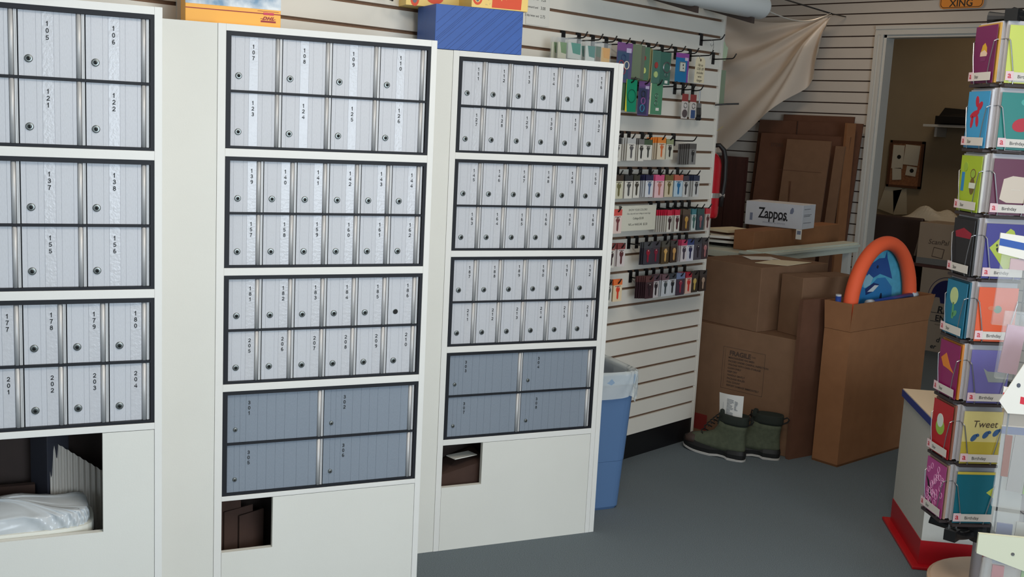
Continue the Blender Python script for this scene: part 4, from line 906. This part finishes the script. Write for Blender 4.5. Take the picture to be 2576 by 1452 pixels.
MB().box(0, -.25, -.02, .7, 0, 0).obj('board', trim_white, t); MB().box(.08, -.2, -.10, .10, 0, -.02).box(.6, -.2, -.10, .62, 0, -.02).obj('bracket', trim_white, t)
t = thing('desk_printer', 'black printer on the small wall shelf', 'printer', (-3.72, 8.88, 1.646))
MB().box(0, 0, 0, .42, .20, .07).hexa([(.02, .02, .07), (.40, .02, .07), (.40, .2, .07), (.02, .2, .07), (.03, .1, .14), (.36, .1, .12), (.36, .19, .12), (.03, .19, .14)]).obj('printer_body', black_pl, t, bevel=.004)
MB().box(.05, -.05, .012, .36, .01, .018).obj('tray', black_pl, t)
t = thing('desk', 'brown desk beside the back room wall', 'desk', (-4.3, 8.1, 0))
MB().box(0, 0, .70, 1.5, .7, .74).box(.0, .02, 0, .04, .68, .70).box(1.46, .02, 0, 1.5, .68, .70).box(.04, .6, .2, 1.46, .62, .70).obj('desk_frame', dk, t)
t = thing('office_chair', 'dark brown office chair with a white jacket on its back, in the back room', 'chair', (-3.54, 7.75, 0), .05)
cb = mat('dark_brown_vinyl', (60, 42, 36), .5)
MB().hexa([(-.20, .2, .62), (.19, .2, .62), (.19, .25, .62), (-.20, .25, .62), (-.23, .24, .93), (.20, .24, .93), (.20, .28, .93), (-.23, .28, .93)]).obj('backrest', cb, t, bevel=.015)
MB().box(-.22, -.22, .42, .22, .22, .49).obj('seat', cb, t, bevel=.015); MB().tube([(0, 0, .06), (0, 0, .42)], .025, 10).tube([(0, .2, .44), (0, .25, .65)], .02, 8).obj('column', black_pl, t)
for k in range(5): MB().tube([(0, 0, .07), (.26*math.cos(k*2*PI/5), .26*math.sin(k*2*PI/5), .03)], .018, 6).obj('leg', black_pl, t)
MB().tube([(.2, .2, .6), (.215, .1, .66), (.21, .22, .9)], .012, 8).obj('arm', chrome, t)
t = thing('paper_heap', 'crumpled white sheets heaped on the desk behind the office chair', 'paper', (-3.45, 8.2, .741))
MB().grid(lambda u, v: (-.25+.6*u, .0+.3*v, .17*math.sin(PI*min(1, .05+u*.95))*math.sin(PI*v)+.03*math.sin(u*14+v*9)*math.sin(PI*u)*math.sin(PI*v)+.16-.16*v), 24, 12).obj('sheets', col((206, 196, 176)), t)
t = thing('device_carton', 'grey-tan carton with a scanner drawing, on top of the printed carton', 'box', (-3.26, 7.72, .625))
MB().box(0, 0, 0, .34, .3, .30).obj('carton', mat('grey_tan_board', (150, 132, 112), .8), t, bevel=.003); MB().box(0, -.001, 0, .34, 0, .045).obj('grey_band', col((106, 106, 104)), t)
text('lettering', 'ScanPal', .05, gp, t, .15, -.002, .19, shear=.2); MB().xz([(.11, .06), (.19, .05), (.20, .12), (.12, .13)], -.001, 0).xz([(.115, .065), (.185, .056), (.194, .116), (.124, .124)], -.0015, -.001, 1).obj('drawing', [gp, MATS['grey_tan_board']], t)
t = thing('shelf_board', 'dark board between the two stacked cartons in the doorway', 'board', (-3.28, 7.70, .604)); MB().box(0, 0, 0, .6, .33, .02).obj('board', dk, t)
t = thing('printed_carton', 'grey-tan carton with a navy skyline dome print on the back room floor', 'box', (-3.20, 7.70, 0))
MB().box(0, 0, 0, .50, .33, .603).obj('carton', mat('warm_grey_board', (142, 128, 112), .8), t, bevel=.003)
nv = col((14, 16, 70)); dp = [(.115*math.cos(PI*i/20), .40+.13*math.sin(PI*i/20)) for i in range(21)]
m = MB().xz([(.20+x, z) for x, z in dp]+[(.085, .34), (.12, .40), (.15, .40), (.16, .36), (.19, .36), (.20, .44), (.215, .36), (.25, .37), (.27, .40), (.315, .38)], -.001, 0); m.obj('skyline_print', nv, t)
MB().tube([(.20+.135*math.cos(PI*i/20), -.001, .40+.15*math.sin(PI*i/20)) for i in range(21)], .002, 4).obj('arc_print', nv, t)
text('lettering', 'RHC', .072, zk, t, .215, -.0012, .345, bold=.002, shear=.1); text('lettering', 'ENTE', .060, zk, t, .205, -.0012, .278, bold=.0015)
MB().box(.10, -.001, .285, .33, 0, .289).box(.10, -.001, .222, .33, 0, .226).obj('rule', zk, t)
text('lettering', 'moving & storage', .018, gp, t, .2, -.0012, .212)
text('lettering', 'Be A', .046, zk, t, .23, -.0012, .178, bold=.001, shear=.2); text('lettering', 'd Po', .052, zk, t, .205, -.0012, .118, bold=.001, shear=.2); text('lettering', 'er', .048, zk, t, .14, -.0012, .064, bold=.001, shear=.2)

# ------------------------------------------------------------------ low display counter
CU = math.atan2(.801, -.598)
t = thing('display_counter', 'low white display counter with a blue top edge and red base', 'counter', (-1.433, 3.698, 0), CU)
# local x towards far-left corner, local -y towards the right face ... width along -y
cw = mat('counter_white', (196, 194, 186), .55, noise=.02); ct = mat('counter_peach_top', (236, 212, 180), .45)
MB().box(0, -.62, .10, .445, 0, .515).obj('body', cw, t, bevel=.001)
MB().box(-.008, -.63, .515, .455, .008, .541).obj('edge_band', col((34, 62, 140), .4), t)
MB().box(-.006, -.628, .541, .453, .006, .545).obj('top', ct, t)
rd = mat('red_base_laminate', (176, 14, 26), .4)
MB().box(-.002, -.622, .008, .447, .002, .10).obj('kick_panel', rd, t); MB().box(-.028, -.65, 0, .475, .028, .012).obj('base_flange', rd, t, bevel=.003)

# ------------------------------------------------------------------ greeting card spinner
RC_ = Vector((-1.179, 3.278, 0))
aL = math.atan2(-.661, .752); aR = math.atan2(.752, .661)
rack = thing('card_spinner', 'wire greeting card spinner with eight tiers, at the right', 'display rack', tuple(RC_), 0)
tiers = [1.680-.1895*i for i in range(8)]      # bottom of each pocket
cdir = Vector((.707, .707, 0))*.0+Vector((.661-.752*0, .752, 0))
ctr = Vector((.048, .10, 0))
m = MB()
for off in (-.011, .011): m.tube([(off*.7, off*.7, .32), (off*.7, off*.7, 1.855)], .0028, 6)
m.tube([(.135*.661, .135*.752, .32), (.135*.661, .135*.752, 1.86)], .0028, 6); m.tube([(-.135*.752, .135*.661, .32), (-.135*.752, .135*.661, 1.86)], .0028, 6)
m.obj('upright_wires', chrome, rack)
MB().tube([(ctr.x, ctr.y, .06), (ctr.x, ctr.y, 1.9)], .016, 14).obj('pole', mat('grey_pole', (156, 156, 162), .5, metal=.1), rack, smooth=True)
for z in (1.862, .298):
    m = MB()
    m.box(-.018, -.018, z-.008, .018, .018, z+.026)
    for ex, ey in ((.135*.661, .135*.752), (-.135*.752, .135*.661), (0, 0)):
        pts = [(ctr.x+(ex-ctr.x)*u, ctr.y+(ey-ctr.y)*u, z+.012+(.0 if z > 1 else -.012*math.sin(PI*u))) for u in [i/8 for i in range(9)]]
        m.tube(pts, [.020-.008*math.sin(PI*i/8) for i in range(9)], 10)
    m.lathe([(.03, -.02), (.036, 0), (.036, .03), (.03, .04)], 18, c=(ctr.x, ctr.y, z))
    m.obj('hub_bracket', black_pl, rack)
MB().lathe([(.20, 0), (.20, .10), (.245, .105), (.245, .128), (.235, .133)], 48, c=(ctr.x+.085, ctr.y+.075, 0)).obj('base_disc', mat('peach_base_board', (196, 166, 140), .5), rack)
pkm = MB()
W5 = .130
def pocket_mesh():
    m = MB(); w = W5
    for x in (.028, w-.028):
        s = -1 if x < .05 else 1
        m.tube([(x+s*.024, -.002, .125), (x+s*.024, -.050, .122), (x+s*.022, -.058, .118), (x+s*.012, -.060, .07), (x, -.058, .012), (x, -.054, -.002), (x, -.002, -.004)], .0017, 6)
    m.tube([(0, -.002, -.004), (w, -.002, -.004)], .002, 6)
    m.box(.004, -.056, -.012, w-.004, -.004, -.004, 1)
    return m.mesh('pocket', [chrome, mat('dark_pocket_tray', (54, 44, 44), .6)])
PK = pocket_mesh()
env = MB().box(0, 0, 0, W5-.006, .0036, .172).mesh('envelope', mat('envelope_white', (190, 188, 192), .75))
redp = col((196, 34, 52), .4)
def art(t, kind, w, h):
    y = -.0005
    def P(m, c): m.obj('picture', col(c, .45), t)
    if kind == 'cupcake':
        P(MB().xz([(w*.32, h*.5), (w*.62, h*.5), (w*.60, h*.62), (w*.5, h*.70), (w*.40, h*.66)], y, 0), (212, 164, 40)); P(MB().xz([(w*.32, h*.47), (w*.62, h*.47), (w*.64, h*.52), (w*.5, h*.58), (w*.33, h*.54)], y-.0003, 0), (226, 196, 170)); P(MB().xz([(w*.37, h*.38), (w*.58, h*.38), (w*.62, h*.47), (w*.34, h*.47)], y, 0), (120, 40, 90))
    elif kind == 'dog':
        m = MB().ell(w*.45, h*.82, w*.08, h*.10, y, 0, a=.2).ell(w*.60, h*.74, w*.14, h*.06, y, 0, a=.7).ell(w*.38, h*.60, w*.22, h*.055, y, 0, a=.3).ell(w*.28, h*.46, w*.065, h*.11, y, 0, a=-.15).ell(w*.52, h*.48, w*.07, h*.11, y, 0, a=.2)
        P(m, (190, 32, 58))
    elif kind == 'flower':
        P(MB().ell(w*.4, h*.72, w*.20, h*.16, y, 0), (196, 214, 150)); P(MB().xz([(w*.36, h*.3), (w*.46, h*.3), (w*.44, h*.6), (w*.36, h*.6)], y, 0).ell(w*.5, h*.4, w*.12, h*.05, y, 0, a=.6), (90, 160, 110))
    elif kind == 'bee':
        P(MB().xz([(w*.1, h*.36), (w*.24, h*.36), (w*.24, h*.70), (w*.1, h*.70)], y, 0), (46, 132, 190)); m = MB()
        m.ell(w*.64, h*.68, w*.13, h*.09, y, 0).ell(w*.64, h*.46, w*.12, h*.15, y-.0002, 0); P(m, (110, 90, 40))
        P(MB().xz([(w*.50, h*.42), (w*.78, h*.42), (w*.78, h*.52), (w*.50, h*.52)], y-.0006, 0), (216, 220, 206)); P(MB().ell(w*.64, h*.68, w*.10, h*.07, y-.0004, 0).ell(w*.26, h*.80, w*.10, h*.08, y-.0004, 0), (150, 180, 60))
    elif kind == 'redword':
        P(MB().xz([(w*.15, h*.66), (w*.85, h*.66), (w*.9, h*.76), (w*.5, h*.84), (w*.1, h*.76)], y, 0), (150, 22, 46))
    elif kind == 'orangefish':
        P(MB().xz([(w*.1, h*.66), (w*.35, h*.78), (w*.6, h*.56), (w*.8, h*.46), (w*.5, h*.50), (w*.25, h*.52)], y, 0), (222, 130, 40))
    elif kind == 'santa':
        P(MB().ell(w*.44, h*.52, w*.22, h*.15, y, 0), (150, 190, 74)); P(MB().ell(w*.42, h*.64, w*.16, h*.13, y-.0003, 0), (214, 222, 214))
    elif kind == 'loops':
        m = MB()
        for i in range(26): 
            cx, cz, r = w*random.uniform(.1, .9), h*random.uniform(.2, .92), .007; m.tube([(cx+r*math.cos(2*PI*j/10), -.0006, cz+r*1.3*math.sin(2*PI*j/10)) for j in range(10)], .0009, 4, closed=True)
        P(m, (232, 176, 214)); P(MB().xz([(w*.05, h*.62), (w*.2, h*.55), (w*.5, h*.08), (w*.42, h*.08)], y, 0), (30, 26, 30))
    elif kind == 'lime':
        m = MB()
        for a in range(6): m.ell(w*.72+.012*math.cos(a), h*.58+.014*math.sin(a), .007, .009, y, 0, 10)
        P(m, (110, 226, 110)); P(MB().box(w*.1, y, h*.02, w*.96, 0, h*.12), (226, 222, 210))
    elif kind == 'lobster':
        P(MB().ell(w*.56, h*.44, w*.24, h*.12, y, 0, a=.2).ell(w*.80, h*.40, w*.13, h*.09, y, 0, a=-.5), (176, 22, 44)); P(MB().ell(w*.6, h*.84, w*.12, h*.06, y, 0).ell(w*.75, h*.72, w*.10, h*.05, y, 0), (70, 160, 150))
    elif kind == 'mug':
        P(MB().xz([(w*.22, h*.28), (w*.40, h*.22), (w*.85, h*.22), (w*.85, h*.68), (w*.5, h*.70), (w*.28, h*.64)], y, 0), (206, 192, 176)); text('lettering', '·······', .016, paper, t, w*.6, y-.0006, h*.50)
    elif kind == 'diamond':
        P(MB().xz([(w*.12, h*.56), (w*.58, h*.14), (w*.98, h*.40), (w*.70, h*.88), (w*.60, h*.92)], y, 0), (170, 186, 60))
        m = MB()
        for cx in (.36, .62, .82):
            m.ell(w*cx, h*.53, w*.055, h*.05, y-.0006, 0); 
            for a in range(5): m.ell(w*cx+.008*math.cos(a*1.3), h*.58+.009*math.sin(a*1.3), .0028, .004, y-.0006, 0, 8)
        P(m, (24, 26, 24))
    elif kind == 'dot':
        P(MB().ell(w*.52, h*.60, w*.10, h*.07, y, 0), (84, 130, 104)); P(MB().ell(w*.36, h*.62, w*.10, h*.04, y, 0), (214, 110, 70))
    elif kind == 'tub':
        P(MB().xz([(w*.34, h*.66), (w*.50, h*.40), (w*.95, h*.40), (w*.98, h*.58), (w*.46, h*.60)], y, 0), (150, 156, 156))
    elif kind == 'birds':
        P(MB().box(0, y, 0, w, 0, h*.42), (190, 170, 60)); m = MB()
        for cx, cz in ((.30, .50), (.60, .56), (.86, .60)): m.ell(w*cx, h*cz, w*.11, h*.045, y-.0006, 0, a=.9).ell(w*(cx+.09), h*(cz+.05), w*.045, h*.03, y-.0006, 0)
        P(m, (56, 92, 140)); text('lettering', 'Tweet', .030, gp, t, w*.55, y-.0008, h*.85, shear=.2)
    elif kind == 'tealyellow':
        P(MB().box(0, y, h*.95, w, 0, h), (206, 186, 70)); P(MB().xz([(w*.8, h*.6), (w, h*.72), (w, h*.5)], y, 0), (190, 200, 80))
LFT = [('purple', (116, 24, 82), 'cupcake', (196, 150, 60)), ('sky blue', (64, 156, 206), 'dog', (206, 206, 212)), ('lime green', (166, 190, 40), 'bee', (206, 206, 200)), ('black', (26, 24, 28), 'redword', (60, 60, 60)), ('turquoise', (16, 116, 150), 'flower', (30, 90, 110)), ('magenta', (140, 20, 92), 'orangefish', (206, 130, 50)), ('red', (180, 20, 30), 'santa', (150, 100, 80)), ('pink', (180, 74, 140), 'loops', (180, 150, 130))]
RGT = [('lime yellow', (196, 208, 92), 'lime', None), ('teal', (12, 122, 116), 'lobster', None), ('maroon', (92, 22, 58), 'mug', None), ('navy blue', (46, 40, 130), 'diamond', None), ('orange', (222, 84, 28), 'dot', None), ('lavender', (110, 104, 168), 'tub', None), ('pale yellow', (214, 200, 132), 'birds', None), ('dark teal', (12, 104, 122), 'tealyellow', None)]
WHAT = {'cupcake': 'a cupcake', 'dog': 'a red balloon dog', 'bee': 'two cartoon figures', 'redword': 'a red word', 'flower': 'a pale flower', 'orangefish': 'an orange figure', 'santa': 'a green and white face', 'loops': 'pink loops', 'lime': 'a green sparkle', 'lobster': 'a red lobster', 'mug': 'a cream mug', 'diamond': 'a yellow diamond', 'dot': 'a green dot', 'tub': 'a grey bathtub', 'birds': 'three blue birds', 'tealyellow': 'a yellow top line'}
def column(org, ang, cards_, side, zlist, xoff, namelab, nenv=9, lab='a', labtxt='Birthday', parent=rack, flip=False):
    ca, sa = math.cos(ang), math.sin(ang)
    for i, (cn, c, kind, c2) in enumerate(cards_):
        z = zlist[i]; ox, oy = org.x+ca*xoff, org.y+sa*xoff
        pk = put('pocket', PK, parent, loc=(ox-parent.location.x, oy-parent.location.y, z)); pk.rotation_euler = (0, 0, ang)
        pk.scale = (1, (.0042*nenv+.016)/.056, 1); lb = MB().box(.002, -.0605, .006, W5-.004, -.0595, .030).obj('label_strip', col((214, 208, 200)), pk)
        MB().box(.002, -.0612, .006, .026, -.0603, .032).obj('logo_tile', col((226, 196, 200)), lb)
        text('lettering', lab, .026, redp, lb, .014, -.0618, .0335, bold=.0004); text('lettering', labtxt, .0135, ink, lb, .038, -.0618, .024, align='LEFT')
        for e in range(nenv):
            yy = -.004-.0042*e; o = bpy.data.objects.new('card_envelope', env); C.objects.link(o)
            o.location = (ox+ca*.003-sa*yy, oy+sa*.003+ca*yy, z+.0035-.0005*(e % 3)); o.rotation_euler = (0, 0, ang)
            tag(o, 'white envelopes behind the %s card on the %s' % (cn, namelab), 'envelope', 'white envelopes behind the %s card, %s' % (cn, side))
        if c2:
            yy = -.004-.0042*nenv-.002; o = thing('greeting_card', 'second card behind the %s card, %s of the card spinner' % (cn, side), 'greeting card', (ox+ca*.004-sa*yy, oy+sa*.004+ca*yy, z), ang, 'greeting cards on the spinner')
            MB().box(0, 0, 0, W5-.006, .006, .170).obj('card', col(c2, .5), o)
        yy = -.004-.0042*nenv-.008; t = thing('greeting_card', '%s greeting card with %s, %s of the card spinner' % (cn, WHAT[kind], side), 'greeting card', (ox+ca*.004-sa*yy, oy+sa*.004+ca*yy, z-.001), ang, 'greeting cards on the spinner')
        w, h = W5-.008, .163 if not c2 else .166
        MB().box(0, 0, 0, w, .0015, h).obj('card', col(c, .4), t); art(t, kind, w, h)
column(RC_, aL, LFT, 'left side', tiers, -W5-.004, 'left side of the spinner', lab='a', labtxt='Star', nenv=6)
column(RC_, aR, RGT, 'right side', tiers, -.019, 'right side of the spinner', nenv=2)
# yellow card and clear header beyond the top tier
tag(MB().box(0, 0, 0, .10, .002, .17).obj('greeting_card', col((220, 200, 30)), loc=(-1.298, 3.42, 1.70), rz=aL), 'plain yellow card sticking up behind the top purple card', 'greeting card')
tag(MB().box(0, 0, 0, .09, .03, .17).obj('card_envelope', MATS['envelope_white'], loc=(-1.27, 3.45, 1.705), rz=aL+.3), 'thick grey-white envelope pack behind the top purple card', 'envelope')

# second spinner, mostly beyond the frame
RC2 = Vector((-.935, 3.10, 0)); rack2 = thing('card_spinner', 'second card spinner at the right edge, with floral cards', 'display rack', tuple(RC2), 0)
MB().tube([(.16*.661, .16*.752, 0), (.16*.661, .16*.752, 1.0)], .014, 12).lathe([(.20, 0), (.21, .01), (.2, .03)], 32, c=(.12, .14, 0)).obj('pole', MATS['grey_pole'], rack2)
T2 = [('floral', (206, 190, 186), 'x', None), ('pale blue', (170, 196, 214), 'y', None), ('grey green', (150, 156, 146), 'z', None)]
WHAT.update({'x': 'dark red flowers', 'y': 'an orange shell', 'z': 'a plain front'})
column(RC2.copy(), aR, T2, 'second spinner', [.725, .548, .372][0:3], -.006, 'second spinner', nenv=4, parent=rack2)
fl = [o for o in bpy.data.objects if o.name.startswith('greeting_card') and 'dark red flowers' in str(o.get('label', ''))][0]
m = MB()
for i in range(14): m.ell(random.uniform(.01, .11), random.uniform(.02, .15), .006, .007, -.0007, 0, 10)
m.obj('picture', col((130, 40, 60)), fl)
sh = [o for o in bpy.data.objects if o.name.startswith('greeting_card') and 'orange shell' in str(o.get('label', ''))][0]
MB().ell(.06, .05, .02, .014, -.0007, 0, 14).obj('picture', col((206, 130, 80)), sh)

# ------------------------------------------------------------------ clear bags with folded headers, nearest at the right
def header_bag(loc, rz, w, h, stripe, body, label, parts, hd=(224, 222, 214), tilt=0, shape=None):
    parts = [(x+.004, z+.01, ww*.8, hh*.85, tuple(int(v*.8+30) for v in c), a) for x, z, ww, hh, c, a in parts]
    t = thing('header_bag', label, 'bag', loc, rz, 'clear bags on the stand at the right')
    MB().hexa([(0, -.006, -h), (w, -.006, -h), (w, .012, -h), (0, .012, -h), (.004, -.002, 0), (w-.004, -.002, 0), (w-.004, .004, 0), (.004, .004, 0)]).obj('bag', clear, t)
    if hd:
        q = shape or [(-.004, -.004), (w+.004, -.030), (w+.004, .030), (-.004, .042)]
        MB().xz(q, -.004, -.003).xz(q, .005, .006).poly([(q[3][0], -.004, q[3][1]), (q[2][0], -.004, q[2][1]), (q[2][0], .006, q[2][1]), (q[3][0], .006, q[3][1])]).obj('header', col(hd, .5), t)
        MB().ell(w*(.3 if shape else .55), .004 if shape else -.004, .0035, .0035, -.0052, -.004, 12).obj('hole', col((90, 90, 90)), t)
    if stripe: MB().xz([(-.004, .014), (w+.004, -.006), (w+.004, .010), (-.004, .030)], -.0048, -.004).obj('stripe', col(stripe, .4), t)
    for k, (x, z, ww, hh, c, a) in enumerate(parts): MB().box(x, .0, z, x+ww, .006, z+hh).obj('contents', col(c, .4), t).rotation_euler = (0, a, 0)
    return t
FZ = math.radians(28)
header_bag((-.885, 2.552, 1.262), FZ, .13, .17, (44, 84, 160), None, 'clear bag with a blue striped header, uppermost of the bags', [(.02, -.05, .05, .03, (214, 170, 176), 0)])
header_bag((-.845, 2.50, 1.135), FZ+.1, .13, .155, None, None, 'clear bag with pink wrapped contents, under the blue striped header', [(.012, -.15, .05, .13, (204, 160, 180), .08), (.07, -.15, .045, .135, (150, 50, 110), .05)], hd=None)
header_bag((-.800, 2.44, .935), FZ-.05, .15, .23, (206, 50, 66), None, 'clear bag with a red striped header, middle of the bags', [(.008, -.17, .018, .11, (140, 66, 40), 0), (.030, -.2, .035, .15, (166, 162, 158), .04), (.068, -.2, .016, .12, (140, 180, 90), .06), (.07, -.06, .05, .05, (204, 156, 120), 0)])
header_bag((-.790, 2.42, .700), FZ, .15, .17, None, None, 'clear bag with blue and green contents, third from the top', [(.01, -.13, .04, .11, (110, 120, 160), 0), (.05, -.12, .04, .11, (190, 190, 186), .04), (.095, -.14, .04, .12, (130, 180, 70), .03)], hd=None)
header_bag((-.770, 2.33, .635), FZ+.05, .20, .10, None, None, 'clear bag with a pale green printed header, lowest of the bags', [(.02, -.08, .03, .05, (176, 90, 90), 0), (.08, -.09, .04, .06, (130, 170, 90), .03)], hd=(206, 208, 184), shape=[(-.012, .0), (.01, -.006), (.20, -.06), (.20, .045), (-.012, .040)][:0] or [(-.012, -.004), (.20, -.062), (.20, .046), (-.012, .040)])
t = thing('folded_mailer', 'white folded mailer with a small emblem above the red striped header', 'mailer', (-.812, 2.44, .975), FZ)
MB().xz([(0, -.03), (.02, -.055), (.14, -.05), (.17, .09), (.065, .105), (.06, .10)], -.012, -.008).obj('mailer', paper, t)
MB().xz([(.058, .072), (.075, .06), (.083, .072), (.068, .082)], -.0128, -.012).ell(.035, .01, .004, .005, -.0128, -.012, 10).obj('emblem', col((80, 84, 96)), t); text('lettering', 'U.S. POST', .012, zg, t, .075, -.0132, .075, align='LEFT', rot=(0, .75, 0))
# stand that carries the bags
t = thing('bag_stand', 'thin chrome stand carrying the clear bags', 'stand', (-.655, 2.585, 0))
m = MB().tube([(0, 0, 0), (0, 0, 1.35)], .010, 10)
for z, (x, y) in ((1.27, (-.185, .05)), (1.14, (-.145, 0)), (.94, (-.10, -.06)), (.72, (-.09, -.08)), (.655, (-.07, -.17))): m.tube([(0, 0, z), (x*.3, y*.3, z)], .003, 6)
m.lathe([(.18, 0), (.18, .01), (.05, .03)], 30); m.obj('stand', chrome, t)

# ------------------------------------------------------------------ ceiling fittings, one of them added for the fill lamp
for x, y, sx, sy, l in ((-1.3, 2.7, .6, .6, 'added square fill light in front of the mailbox cabinets'), (-.6, 1.3, 1.2, .6, 'ceiling light panel over the front of the shop'), (-3.3, 6.2, .5, .3, 'small ceiling light near the back doorway'), (-3.3, 8.2, .8, .4, 'ceiling light of the back room')):
    t = thing('ceiling_or_fill_light', l, 'light', (x, y, CEIL)); 
    m = MB().box(-sx/2-.03, -sy/2-.03, -.03, sx/2+.03, -sy/2, 0).box(-sx/2-.03, sy/2, -.03, sx/2+.03, sy/2+.03, 0).box(-sx/2-.03, -sy/2, -.03, -sx/2, sy/2, 0).box(sx/2, -sy/2, -.03, sx/2+.03, sy/2, 0)
    m.obj('housing', trim_white, t); MB().box(-sx/2, -sy/2, -.008, sx/2, sy/2, -.002).obj('diffuser', mat('light_diffuser', (255, 240, 220), .5, emis=((255, 232, 200), .6)), t)
